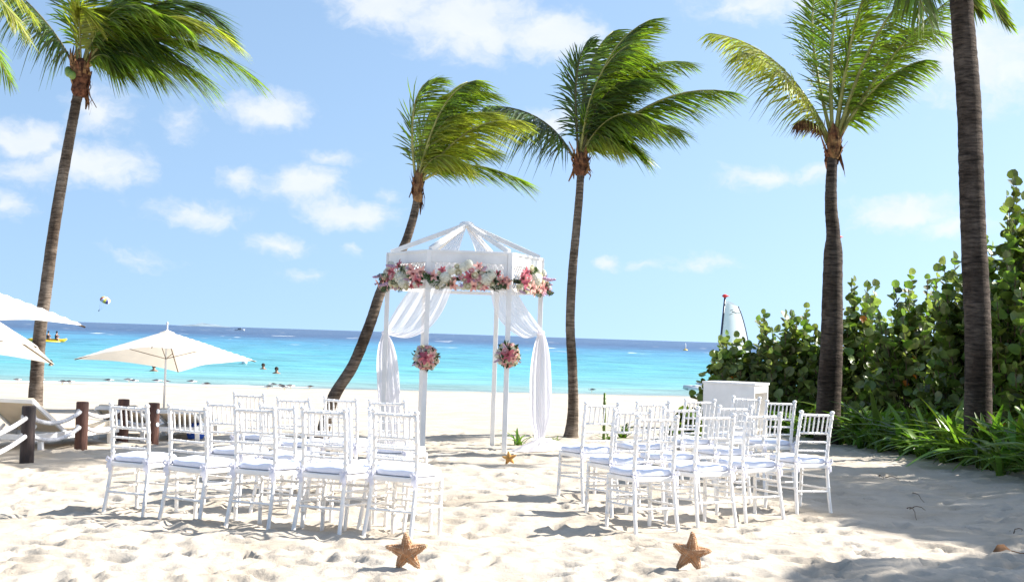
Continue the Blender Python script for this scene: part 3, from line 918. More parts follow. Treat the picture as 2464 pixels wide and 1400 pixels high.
def make_chair():
    t = thing('chiavari_chair', 'chair', 'chair')
    for s in (-1, 1):
        b = MB()
        ring_post(b, [(s * .192, -.292, -.05), (s * .183, -.245, .18), (s * .176, -.212, .40), (s * .174, -.205, .50), (s * .174, -.222, .70), (s * .174, -.255, .905)], .0160, (.30, .50, .60, .70, .785, .87, .95))
        b.lathe([(.014, 0), (.022, .008), (.022, .022), (.012, .03), (.004, .032)], 8, None, (s * .174, -.255, .90))
        b.build('rear_post', 'chair', t)
        b = MB(); ring_post(b, [(s * .198, .185, -.05), (s * .192, .172, .43)], .0160, (.35, .6, .85)); b.build('front_leg', 'chair', t)
        for z in (.225, .325):
            yr = -.292 + (.292 - .212) * (z + .05) / .45
            b = MB(); ring_post(b, [(s * .184, yr, z), (s * .195, .177, z - .012)], .010, (.2, .5, .8), 6); b.build('side_stretcher', 'chair', t)
    xs = .174

    def back_y(z): return np.interp(z, [.5, .7, .905], [-.205, -.222, -.255])
    for z, nm, r in ((.888, 'top_rail', .013), (.725, 'spindle_rail', .011), (.645, 'back_rail', .010), (.565, 'back_rail', .010)):
        y = float(back_y(z)); b = MB()
        ring_post(b, [(-xs, y, z), (0, y - .012, z), (xs, y, z)], r, (.12, .3, .5, .7, .88), 7); b.build(nm, 'chair', t)
    me = None
    for k in range(6):
        x = -xs + 2 * xs * (k + 1) / 7
        b = MB(); y0 = float(back_y(.725)) - .010; y1 = float(back_y(.888)) - .010
        ring_post(b, [(x, y0, .725), (x, y1, .888)], .0078, (.33, .66), 6)
        b.build('spindle', 'chair', t)
    for z in (.235, .34):
        b = MB(); ring_post(b, [(-.19, .176, z), (.19, .176, z)], .010, (.2, .5, .8), 6); b.build('front_stretcher', 'chair', t)
    b = MB(); ring_post(b, [(-.182, -.243, .20), (.182, -.243, .20)], .011, (.2, .5, .8), 6); b.build('rear_stretcher', 'chair', t)
    b = MB()
    vs_ = []
    for z, g in ((.405, 0), (.445, .004)):
        vs_ += [(-.19 - g, -.225, z), (.19 + g, -.225, z), (.205 + g, .187, z), (-.205 - g, .187, z)]
    b.add(vs_, [(3, 2, 1, 0), (4, 5, 6, 7), (0, 1, 5, 4), (1, 2, 6, 5), (2, 3, 7, 6), (3, 0, 4, 7)])
    b.build('seat', 'chair', t, smooth=False, bevel=.008)
    # cushion: rounded square, domed, with a softened edge
    b = MB(); n = 36; prof = [(.80, 0.0), (.97, .004), (1.0, .016), (1.0, .034), (.965, .047), (.80, .054), (.4, .060), (.02, .062)]
    vs_ = []; fs = []
    for q, z in prof:
        for k in range(n):
            a = 2 * PI * k / n; c_, s_ = math.cos(a), math.sin(a)
            e = (abs(c_) ** 5 + abs(s_) ** 5) ** (-1 / 5)
            wob = .004 * math.sin(5 * a + 1) * (z > .02)
            vs_.append((c_ * e * .212 * q * (1 + .04 * s_), s_ * e * .200 * q - .008, .447 + z + wob))
    for i in range(len(prof) - 1):
        for k in range(n): fs.append((i * n + k, i * n + (k + 1) % n, (i + 1) * n + (k + 1) % n, (i + 1) * n + k))
    fs.append(tuple(range(n - 1, -1, -1))); fs.append(tuple(range((len(prof) - 1) * n, len(prof) * n)))
    b.add(vs_, fs); cu = b.build('cushion', 'cushion', t)
    for s in (-1, 1):
        b = MB(); o = V((s * .178, -.228, .462))
        b.lathe([(.021, -.008), (.023, 0), (.021, .008)], 8, None, (s * .176, -.208, .462))
        for (dx, dz, l) in ((.035, .02, .05), (-.032, .012, .045)):
            b.ribbon([o, o + V((dx * .6, -.018, dz + .012)), o + V((dx, -.022, dz - .01)), o + V((dx * .4, -.012, -.012)), o], [V((0, .002, .009))] * 5)
        for (dx, dz) in ((.022, -.085), (-.018, -.07), (.004, -.1)):
            b.ribbon([o, o + V((dx * .6, -.022, dz * .45)), o + V((dx, -.016, dz))], [V((.007, 0, .003)), V((.009, .002, 0)), V((.008, .003, .004))])
        b.build('tie', 'ribbon', cu)
    return t


chair0 = make_chair()
LB_REAR = {(0): None}
# (pixels of the two feet of the back) for the row nearest the camera, (pixels of the two finials) for the rows behind
rows = [
    ('left', 'feet', 'row nearest the camera', [((871, 1294), (988, 1298)), ((703, 1282), (815, 1292)), ((540, 1265), (645, 1280)), ((377, 1255), (480, 1263)), ((243, 1238), (345, 1247))]),
    ('left', 'top', 'middle row', [((884, 984), (978, 987)), ((749, 981), (838, 983)), ((620, 974), (705, 978)), ((503, 965), (588, 972))]),
    ('left', 'top', 'row nearest the gazebo', [((895, 966), (976, 970)), ((777, 957), (857, 960)), ((668, 957), (751, 962)), ((560, 946), (635, 950))]),
    ('right', 'feet', 'row nearest the camera', [((1530, 1290), (1634, 1285)), ((1682, 1279), (1771, 1264)), ((1797, 1259), (1885, 1248)), ((1918, 1242), (2001, 1231))]),
    ('right', 'top', 'middle row', [((1482, 988), (1565, 987)), ((1603, 985), (1687, 981)), ((1726, 980), (1806, 974)), ((1838, 969), (1917, 963))]),
    ('right', 'top', 'row nearest the gazebo', [((1408, 973), (1489, 969)), ((1537, 967), (1612, 966)), ((1644, 963), (1719, 958)), ((1754, 957), (1829, 954))]),
]
ORD = ['aisle seat', 'second seat from the aisle', 'third seat from the aisle', 'fourth seat from the aisle', 'outermost fifth seat']
first = True
CHAIRS = []
cush = [c for c in chair0.children if c.name.startswith('cushion')][0]
CUSH = [cush.data]
for k in range(4):
    m_ = cush.data.copy(); rr_ = random.Random(k + 50); ph = [rr_.uniform(0, 6) for _ in range(5)]
    for v in m_.vertices:
        if v.co.z > .465:
            a_ = math.atan2(v.co.y, v.co.x)
            v.co.z += .007 * math.sin(3 * a_ + ph[0]) * math.sin(14 * v.co.x + ph[1]) + .006 * math.sin(18 * v.co.y + 9 * v.co.x + ph[2]) + .004 * math.sin(30 * v.co.x - 12 * v.co.y + ph[3])
            v.co.x *= 1 + .02 * math.sin(a_ * 2 + ph[4])
    CUSH.append(m_)
for side, mode, rname, seats in rows:
    for i, (a, c) in enumerate(seats):
        mx, my = (a[0] + c[0]) / 2, (a[1] + c[1]) / 2
        yaw = R((-22 if side == 'left' else 24) + rng.uniform(-2.5, 2.5))
        fwd = V((-math.sin(yaw), math.cos(yaw), 0))
        if mode == 'feet':
            g = ground(mx, my, 0.0); o = g + fwd * .285
        else:
            g = ground(mx, my, .915); o = g + fwd * .25
        ch = chair0 if first else copy_tree(chair0); first = False
        lo = min(gz(o.x + math.cos(yaw) * dx - math.sin(yaw) * dy, o.y + math.sin(yaw) * dx + math.cos(yaw) * dy) for dx in (-.19, .19) for dy in (-.26, .2))
        zz = float(base_z(o.x, o.y)) if mode == 'feet' else float(base_z(o.x, o.y))
        ch.location = (o.x, o.y, zz)
        ch.rotation_euler = (R(rng.uniform(-1.8, 1.8)), R(rng.uniform(-1.8, 1.8)), yaw)
        for c_ in ch.children:
            if c_.name.startswith('cushion'): c_.data = CUSH[rng.randrange(5)]
        tag(ch, 'white chair, %s block, %s, %s' % (side, rname, ORD[i]), 'chair', 'white ceremony chairs')
        CHAIRS.append((o.x, o.y))


# ------------------------------------------------------------------ gazebo
gF = ground(1120, 1090)
YG = gF.y + 1.05
SPX = FPX / gF.y                           # pixels per metre at the front face
GS = 196 / SPX                             # front face width
GC = V((at(1105, 1080, YG).x, YG, 0)); GC.z = float(base_z(GC.x, GC.y))
GYAW = R(5.0)
gaz = thing('wedding_gazebo', 'white hexagonal open gazebo with lattice panels on the sand', 'gazebo', GC, GYAW)
hx = [(-GS / 2, -1.03), (GS / 2, -1.03), (GS * 1.0, 0), (GS / 2, 1.03), (-GS / 2, 1.03), (-GS * 1.0, 0)]
gz0 = GC.z
HB = CAM_H + 108 / SPX - gz0               # panel bottom
HT = CAM_H + 201 / SPX - gz0               # panel top
HA = CAM_H + 262 / (FPX / YG) - gz0        # apex
PW = .062
for x, y in hx:
    b = MB(); b.box((x, y, HT / 2 - .12), (PW / 2, PW / 2, HT / 2 + .12))
    b.box((x, y, HB - .02), (PW / 2 + .006, PW / 2 + .006, .012))
    b.build('post', 'white', gaz, smooth=False, bevel=.004)


def header(a, c):
    a = V((*a, 0)); c = V((*c, 0)); t = (c - a).normalized(); nrm = t.cross(V((0, 0, 1))).normalized()
    a2 = a + t * .033; c2 = c - t * .033
    root = None
    top = MB(); top.bar(a2 + V((0, 0, HT - .08)), c2 + V((0, 0, HT - .08)), .03, .16)
    top.bar(a2 + V((0, 0, HT - .014)) + nrm * .018, c2 + V((0, 0, HT - .014)) + nrm * .018, .02, .034)
    p = top.build('header_board', 'white', gaz, smooth=False, bevel=.003)
    b = MB(); b.bar(a2 + V((0, 0, HB + .022)), c2 + V((0, 0, HB + .022)), .034, .044); b.build('bottom_rail', 'white', p, smooth=False, bevel=.003)
    for q, s in ((a2, 1), (c2, -1)):
        b = MB(); b.bar(q + t * s * .025 + V((0, 0, HB + .046)), q + t * s * .025 + V((0, 0, HT - .162)), .026, .045, t); b.build('stile', 'white', p, smooth=False)
    # diagonal lattice
    L = (c2 - a2).length - .09; z0 = HB + .044; z1 = HT - .16; H = z1 - z0; b = MB(); st = .075
    k = -int(H / st) - 1
    while k * st < L + H:
        for sgn, off in ((1, .004), (-1, -.004)):
            s0 = k * st; pts = []
            lo = max(0, -s0); hi = min(H, L - s0)
            if hi - lo > .03:
                u0, u1 = s0 + lo, s0 + hi
                za, zb = (z0 + lo, z0 + hi) if sgn > 0 else (z1 - lo, z1 - hi)
                b.bar(a2 + t * (.045 + u0) + V((0, 0, za)) + nrm * off, a2 + t * (.045 + u1) + V((0, 0, zb)) + nrm * off, .007, .011, nrm)
        k += 1
    b.build('lattice', 'white', p, smooth=False)


for i in range(6): header(hx[i], hx[(i + 1) % 6])
apex = V((0, 0, HA))
for x, y in hx:
    a = V((x, y, HT + .02)); o = V((x, y, 0)).normalized()
    b = MB(); m = a.lerp(apex, .93) + V((0, 0, .012)); e = apex + o * .045 + V((0, 0, .016))
    b.bar(a - o * .03 + V((0, 0, -.01)), m, .048, .062); b.bar(m, e, .048, .062)
    b.build('rafter', 'white', gaz, smooth=False, bevel=.004)
b = MB(); b.lathe([(.085, -.03), (.10, -.01), (.10, .025), (.07, .05), (.02, .058)], 12, None, apex + V((0, 0, .0))); b.build('apex_cap', 'white', gaz)


def cloth(rows_, Y, folds, amp, ny=6, nu=44, seed=0, dep=None):
    """a hanging cloth between two edge curves traced at depth Y, with vertical folds"""
    r = random.Random(seed); b = MB(); pts = []
    A = [at(*q[0], Y) for q in rows_]; B = [at(*q[1], Y) for q in rows_]
    n = (len(rows_) - 1) * ny

    def cr(P, t):
        i = min(int(t), len(P) - 2); f = t - i
        a, c, d, e = P[max(i - 1, 0)], P[i], P[i + 1], P[min(i + 2, len(P) - 1)]
        return .5 * ((2 * c) + (d - a) * f + (2 * a - 5 * c + 4 * d - e) * f * f + (3 * c - a - 3 * d + e) * f ** 3)
    for j in range(n + 1):
        t = j / ny; a = cr(A, t); c = cr(B, t); w = (c - a).length
        for k in range(nu + 1):
            u = k / nu
            p = a.lerp(c, u)
            ph = folds * 2 * PI * u
            off = amp * min(1, w / .2) * (math.sin(ph + .8 * math.sin(t * .7)) + .5 * math.sin(2.3 * ph + t * .9 + 1))
            off += (dep(t) if dep else 0) - .06 * math.sin(PI * u) * min(1, w / .3)
            p = p + V((0, off, 0)); pts.append(p)
    fs = [(j * (nu + 1) + k, j * (nu + 1) + k + 1, (j + 1) * (nu + 1) + k + 1, (j + 1) * (nu + 1) + k) for j in range(n) for k in range(nu)]
    b.add(pts, fs)
    return b


def drape(label, swag, fall, tie, pool):
    base = at(*tie, YG); root = thing('voile_drape', label, 'drape', (base.x, YG, float(base_z(base.x, YG))), 0, 'white drapes tied to the gazebo')
    o = root.location.copy()

    def local(b):
        b.v = [tuple(V(v) - o) for v in b.v]; return b
    sw = local(cloth(swag, YG, 4, .018, seed=1)).build('swag', 'sheer', root)
    local(cloth(fall, YG, 5, .017, seed=2)).build('fall', 'voile', root)
    tb = MB(); p = at(*tie, YG) - o
    tb.lathe([(.045, -.03), (.058, 0), (.045, .03)], 10, None, p, (1, 1.3, 1)); tb.build('tie_band', 'voile', root)
    if pool:
        b = MB(); nr, na = 14, 40; vs_ = []; fs = []
        ctr = ground(*pool[0]); c = ctr - o
        for i in range(nr + 1):
            q = i / nr
            for k in range(na):
                a = 2 * PI * k / na
                rr = pool[1] * q * (1 + .22 * math.sin(3 * a + 1) + .12 * math.sin(7 * a))
                z = .17 * (1 - q) ** 1.1 + .035 * math.sin(9 * a + 6 * q) * q * (1 - q) * 2.4 + .022 * math.sin(14 * a - 5 * q) * (1 - q * .6) * q
                x = math.cos(a) * rr * 1.35; y = math.sin(a) * rr
                vs_.append((c.x + x, c.y + y, gz(ctr.x + x, ctr.y + y) - o.z + .012 + max(0, z)))
        for i in range(nr):
            for k in range(na): fs.append((i * na + k, i * na + (k + 1) % na, (i + 1) * na + (k + 1) % na, (i + 1) * na + k))
        b.add(vs_, fs); b.build('train', 'voile', root)
    return root


drape('sheer white drape swept to the left gazebo post and hanging behind the chairs',
      [((1113, 548), (1121, 551)), ((1064, 597), (1106, 597)), ((1020, 645), (1098, 650)), ((985, 697), (1086, 697)), ((955, 740), (1063, 752)), ((935, 775), (1027, 794)), ((928, 791), (980, 813)), ((924, 799), (938, 807))],
      [((922, 799), (934, 803)), ((911, 828), (947, 830)), ((906, 872), (957, 872)), ((908, 935), (962, 935)), ((913, 1000), (964, 1000)), ((917, 1045), (960, 1045)), ((922, 1072), (952, 1072))], (928, 801), ((937, 1070), .2))
drape('sheer white drape swept to the right gazebo post with its train pooled on sand',
      [((1122, 551), (1130, 548)), ((1142, 597), (1181, 597)), ((1156, 650), (1215, 645)), ((1178, 697), (1243, 700)), ((1191, 748), (1266, 740)), ((1217, 786), (1288, 772)), ((1260, 813), (1301, 789)), ((1292, 808), (1307, 798))],
      [((1296, 800), (1308, 800)), ((1286, 828), (1318, 828)), ((1277, 880), (1325, 880)), ((1274, 950), (1327, 950)), ((1276, 1010), (1323, 1010)), ((1286, 1050), (1311, 1050)), ((1283, 1072), (1316, 1072))], (1301, 801), ((1303, 1086), .33))


# ------------------------------------------------------------------ flowers
def petal(b, o, d, up, l, w, curl, n=4):
    d = V(d).normalized(); up = V(up); s = d.cross(up).normalized(); ctr = []; wid = []
    for i in range(n + 1):
        t = i / n
        ctr.append(V(o) + d * l * t + up * (curl * l * t * t)); wid.append(s * w * math.sin(PI * min(.97, .12 + .82 * t)) ** .8)
    b.ribbon(ctr, wid)


def lily_mesh(seed):
    r = random.Random(seed); b = MB()
    for k in range(6):
        a = 2 * PI * k / 6 + r.uniform(-.1, .1); f = .9 if k % 2 else 1.05
        petal(b, (0, 0, 0), (math.cos(a), math.sin(a), .55), (0, 0, 1), .085 * f, .019 * f, -.35 + r.uniform(-.1, .1), 5)
    m = b.mesh('lily'); return m


def stamen_mesh():
    b = MB()
    for k in range(6):
        a = 2 * PI * k / 6 + .5
        b.tube([(0, 0, .005), (math.cos(a) * .012, math.sin(a) * .012, .045)], [.0012, .0022], 4)
    b.lathe([(.004, 0), (.010, .006), (.008, .012), (.002, .014)], 6)
    return b.mesh('stamens')


def rose_mesh(seed):
    r = random.Random(seed); b = MB()
    b.lathe([(.004, -.02), (.018, -.012), (.023, .002), (.020, .016), (.009, .022), (.002, .018)], 9)
    for j, (rad, hh, n) in enumerate(((.017, .030, 4), (.024, .026, 5), (.031, .018, 6))):
        for k in range(n):
            a = 2 * PI * (k + .5 * j) / n + r.uniform(-.15, .15); o = V((math.cos(a), math.sin(a), 0)); s = V((-math.sin(a), math.cos(a), 0))
            ctr = [o * rad * .4 + V((0, 0, -.018)), o * rad * .95 + V((0, 0, hh * .1)), o * rad + V((0, 0, hh * .75)), o * rad * (1.08 + .12 * j) + V((0, 0, hh))]
            b.ribbon(ctr, [s * rad * .3, s * rad * .75, s * rad * .72, s * rad * .35])
    return b.mesh('rose')


def hydrangea_mesh(seed):
    r = random.Random(seed); b = MB(); n = 60
    b.ball((0, 0, 0), .045, 8, 5)
    for i in range(n):
        z = 1 - 1.5 * (i + .5) / n; a = i * 2.399; q = math.sqrt(max(0, 1 - z * z)); nv = V((q * math.cos(a), q * math.sin(a), z))
        o = nv * .062 * r.uniform(.92, 1.1); x = nv.cross(V((.3, .5, .81))).normalized(); y = nv.cross(x); ro = r.uniform(0, 1.5)
        for k in range(4):
            g = ro + k * PI / 2; d = x * math.cos(g) + y * math.sin(g); s = nv.cross(d)
            b.ribbon([o, o + d * .010 + nv * .003, o + d * .017 + nv * .0005], [s * .003, s * .008, s * .003])
    return b.mesh('hydrangea')


def stock_mesh(seed):
    r = random.Random(seed); b = MB()
    b.tube([(0, 0, -.03), (0, 0, .11)], .004, 5)
    for i in range(26):
        t = i / 26; a = i * 2.4; o = V((math.cos(a) * .02 * (1 - t * .7), math.sin(a) * .02 * (1 - t * .7), .01 + .11 * t)); n = V((math.cos(a), math.sin(a), .5)).normalized(); s = n.cross(V((0, 0, 1))).normalized(); u = s.cross(n)
        for d in (s, -s, u, -u): b.ribbon([o, o + d * .007 + n * .003, o + d * .012], [n.cross(d) * .002, n.cross(d) * .006, n.cross(d) * .003])
    return b.mesh('stock')


def fern_mesh(seed, l=.17):
    r = random.Random(seed); b = MB()
    pts = [V((0, 0, 0)), V((l * .5, 0, .035)), V((l, 0, -.01))]
    b.tube([bez(pts, i / 6) for i in range(7)], [.002] * 7, 4)
    for i in range(12):
        t = .1 + .88 * i / 12; p = bez(pts, t); f = .045 * math.sin(PI * (.15 + .8 * t)) + .006
        for s in (-1, 1):
            d = V((.5, s, r.uniform(-.1, .35))).normalized(); w = V((.8, -s * .5, 0)).normalized()
            b.ribbon([p, p + d * f * .5, p + d * f], [w * .003, w * .006, w * .001])
    return b.mesh('fern')


def leafy_mesh(seed):
    b = MB(); l = .075
    b.ribbon([V((0, 0, 0)), V((l * .3, 0, .010)), V((l * .65, 0, .012)), V((l, 0, -.004))], [V((0, .003, 0)), V((0, .015, .004)), V((0, .013, .003)), V((0, .001, 0))])
    return b.mesh('leaf')


FL = {'lily': [lily_mesh(i) for i in range(3)], 'lilyc': [lily_mesh(i + 9) for i in range(3)], 'rose': [rose_mesh(i) for i in range(3)], 'rosec': [rose_mesh(i + 5) for i in range(3)],
      'hydrangea': [hydrangea_mesh(i) for i in range(2)], 'stock': [stock_mesh(i) for i in range(2)], 'fern': [fern_mesh(i) for i in range(3)], 'leaf': [leafy_mesh(0)]}
FLM = {'lily': 'lilyp', 'lilyc': 'lilyc', 'rose': 'roseb', 'rosec': 'rosec', 'hydrangea': 'hydr', 'stock': 'lilac', 'fern': 'fern', 'leaf': 'fern'}
FLN = {'lily': 'lily', 'lilyc': 'lily', 'rose': 'rose', 'rosec': 'rose', 'hydrangea': 'hydrangea', 'stock': 'lilac_spray', 'fern': 'fern_spray', 'leaf': 'leaf'}
STAM = stamen_mesh()


def bloom(kind, pos, nrm, scale, parent, r):
    o = put(FLN[kind], r.choice(FL[kind]), FLM[kind], parent)
    q = V(nrm).to_track_quat('Z' if kind not in ('fern', 'leaf', 'stock') else ('X' if kind != 'stock' else 'Z'), 'Y')
    o.rotation_mode = 'QUATERNION'
    from mathutils import Quaternion
    ax = V((0, 0, 1)) if kind not in ('fern', 'leaf') else V((1, 0, 0))
    o.rotation_quaternion = q @ Quaternion(ax, r.uniform(0, 2 * PI))
    o.location = pos; o.scale = (scale, scale, scale)
    if kind in ('lily', 'lilyc'):
        s = put('stamens', STAM, 'berry', o)
    return o


def flower_ball(label, px, py, Y, rad, seed, group):
    p = at(px, py, Y); r = random.Random(seed)
    root = thing('flower_ball', label, 'flowers', p, 0, group)
    MB().ball((0, 0, 0), rad * .55, 12, 8).build('foam_core', 'fern', root)
    bloom('lily', V((0, -rad * .78, 0)), V((r.uniform(-.1, .1), -1, .15)), 1.25, root, r)
    n = 46; seq = ['rosec', 'lilyc', 'hydrangea', 'rosec', 'rose', 'rosec', 'lilyc', 'rosec', 'hydrangea', 'stock', 'rose', 'rosec', 'lilyc']
    for i in range(n):
        z = 1 - 2 * (i + .5) / n; a = i * 2.39996 + r.uniform(-.2, .2); q = math.sqrt(1 - z * z); nv = V((q * math.cos(a), q * math.sin(a), z))
        if nv.y < -.93 or nv.y > .8: continue
        k = seq[(i * 5) % len(seq)]
        bloom(k, nv * rad * r.uniform(.70, .86), nv, {'hydrangea': .62, 'stock': .7}.get(k, .95) * r.uniform(.9, 1.1), root, r)
    for i in range(34):
        z = r.uniform(-1, 1); a = r.uniform(0, 2 * PI); q = math.sqrt(1 - z * z); nv = V((q * math.cos(a), -abs(q * math.sin(a)) * .8, z)).normalized()
        bloom('leaf', nv * rad * .72, (nv + V((r.uniform(-.6, .6), r.uniform(-.3, .3), r.uniform(-.6, .6)))).normalized(), r.uniform(.7, 1.15), root, r)
    return root


gfy = GC.y - 1.03
flower_ball('round pink and cream flower ball on the left front gazebo post', 1025, 860, gfy - .10, .172, 4, 'flower balls on the gazebo posts')
flower_ball('round pink and cream flower ball on the right front gazebo post', 1223, 853, gfy - .02, .172, 8, 'flower balls on the gazebo posts')


def garland(label, a, c, items, seed, ferns=26, extra=0):
    """a, c: local corners of the header panel; items: (u along, v up 0..1, out, kind, scale)"""
    r = random.Random(seed)
    Rz = Matrix.Rotation(GYAW, 3, 'Z')
    A = Rz @ V((*a, 0)) + V((GC.x, GC.y, GC.z)); B = Rz @ V((*c, 0)) + V((GC.x, GC.y, GC.z))
    t = (B - A).normalized(); nrm = t.cross(V((0, 0, 1))).normalized()
    mid = (A + B) / 2 + V((0, 0, HB)) + nrm * .03
    root = thing('flower_garland', label, 'flowers', mid, 0, 'flower garlands along the gazebo header')
    W = (B - A).length; H = HT - .12 - HB
    bar = MB(); bar.bar(t * (-W * .40) + V((0, 0, H * .35)), t * (W * .40) + V((0, 0, H * .35)), .05, .05); bar.build('foam_core', 'fern', root)
    for (u, v, k, s) in items:
        out = .07 + .06 * math.exp(-((u - .5) / .3) ** 2) + r.uniform(-.015, .015)
        n = (nrm + t * (u - .5) * .8 + V((0, 0, (v - .45) * .9)) + V((r.uniform(-.25, .25), r.uniform(-.1, .1), r.uniform(-.25, .25)))).normalized()
        bloom(k, t * (u - .5) * W + V((0, 0, v * H)) + nrm * out, n, s * r.uniform(.92, 1.08), root, r)
    for i in range(30):
        u = r.uniform(.02, .98); v = r.uniform(.02, .78) * (1.0 - .5 * abs(u - .5)); k = r.choice(['rosec', 'rosec', 'rose', 'hydrangea', 'stock', 'lily', 'lilyc'])
        n = (nrm + t * (u - .5) * .8 + V((r.uniform(-.3, .3), r.uniform(-.1, .1), (v - .4) + r.uniform(-.3, .3)))).normalized()
        bloom(k, t * (u - .5) * W + V((0, 0, v * H)) + nrm * r.uniform(.05, .085), n, {'hydrangea': .6}.get(k, .85) * r.uniform(.8, 1.1), root, r)
    for i in range(ferns):
        u = r.random(); v = r.uniform(.1, .65) * (1.15 - abs(u - .5))
        d = (t * (u - .5) * 2.0 + nrm * r.uniform(.1, .7) + V((0, 0, r.uniform(-.7, .6)))).normalized()
        bloom('fern' if i % 3 else 'leaf', t * (u - .5) * W * .9 + V((0, 0, v * H)) + nrm * .06, d, r.uniform(.8, 1.2), root, r)
    return root


mid_items = [(.50, .42, 'lily', 1.15), (.40, .40, 'rose', 1.15), (.47, .26, 'rose', 1.1), (.60, .40, 'rose', 1.15), (.52, .62, 'rose', 1.1), (.36, .55, 'rosec', 1.1), (.56, .48, 'rosec', 1.1), (.44, .34, 'rosec', 1.1),
             (.20, .36, 'hydrangea', 1.25), (.70, .36, 'hydrangea', 1.2), (.76, .52, 'hydrangea', .95), (.42, .72, 'hydrangea', .9), (.28, .62, 'hydrangea', .8), (.48, .84, 'hydrangea', .85),
             (.30, .14, 'lilyc', 1.05), (.55, .12, 'lilyc', 1.1), (.66, .16, 'lilyc', 1.0), (.90, .34, 'lilyc', 1.2), (.95, .22, 'lilyc', 1.0), (.60, .78, 'lilyc', .95), (.06, .42, 'lilyc', 1.1), (.84, .56, 'lily', .8),
             (.40, .12, 'stock', 1.0), (.66, .66, 'stock', 1.0), (.25, .22, 'rosec', 1.1), (.48, .1, 'rosec', 1.15), (.78, .18, 'rosec', 1.1), (.62, .1, 'rosec', 1.0), (.34, .74, 'rosec', .9), (.54, .30, 'rose', 1.0), (.73, .22, 'rose', .9), (.13, .5, 'rosec', .8)]
lft = [(.10, .30, 'lilyc', 1.3), (-.04, .22, 'lilyc', 1.3), (.30, .62, 'lily', 1.3), (.42, .56, 'lily', 1.3), (.55, .80, 'lily', 1.1), (.25, .34, 'lily', 1.1), (.40, .40, 'rose', 1.2), (.60, .36, 'hydrangea', 1.35), (.64, .18, 'hydrangea', 1.1),
       (.20, .55, 'hydrangea', 1.0), (.74, .62, 'hydrangea', .8), (.84, .48, 'lilyc', 1.3), (.80, .62, 'lilyc', 1.1), (.95, .44, 'rose', 1.2), (.92, .22, 'lily', 1.2), (1.0, .55, 'lilyc', 1.1), (.36, .16, 'rosec', 1.2), (.52, .08, 'rosec', 1.3), (.70, .06, 'rosec', 1.2),
       (.30, .18, 'stock', 1.1), (.18, .12, 'lilyc', 1.1), (.66, .66, 'rosec', 1.1), (.44, .76, 'stock', 1.2), (.06, .46, 'stock', 1.1), (.48, .26, 'rosec', 1.1), (.30, .82, 'hydrangea', .8), (.55, .52, 'rosec', 1.0), (.14, .40, 'rosec', 1.1)]
rgt = [(.22, .66, 'lily', 1.2), (.18, .30, 'lily', 1.2), (.34, .16, 'lilyc', 1.25), (.46, .48, 'hydrangea', 1.5), (.50, .76, 'hydrangea', .9), (.76, .74, 'hydrangea', .9), (.60, .20, 'lilyc', 1.3), (.44, .08, 'lilyc', 1.2), (.72, .36, 'lily', 1.0), (.80, .24, 'lilyc', 1.2),
       (.94, .20, 'lilyc', 1.3), (1.04, .12, 'lilyc', 1.2), (.86, .52, 'stock', 1.2), (.66, .56, 'stock', 1.1), (.70, .12, 'rose', 1.2), (.85, .10, 'rose', 1.2), (.26, .06, 'rosec', 1.1), (.34, .84, 'rosec', 1.1), (.62, .66, 'rosec', 1.1), (.92, .40, 'rosec', 1.2),
       (.98, .30, 'hydrangea', .8), (.30, .5, 'rose', 1.0), (.86, .66, 'lilyc', 1.0), (.54, .34, 'rosec', 1.1), (.72, .44, 'rosec', 1.0), (.10, .2, 'rosec', .9)]
garland('long centre garland of roses and white hydrangeas on the front header', hx[0], hx[1], mid_items, 5, 34)
garland('left corner garland with pink lilies and white hydrangeas on the header', hx[5], hx[0], lft, 6, 22)
garland('right corner garland with a big white hydrangea and coral lilies', hx[1], hx[2], rgt, 7, 24)


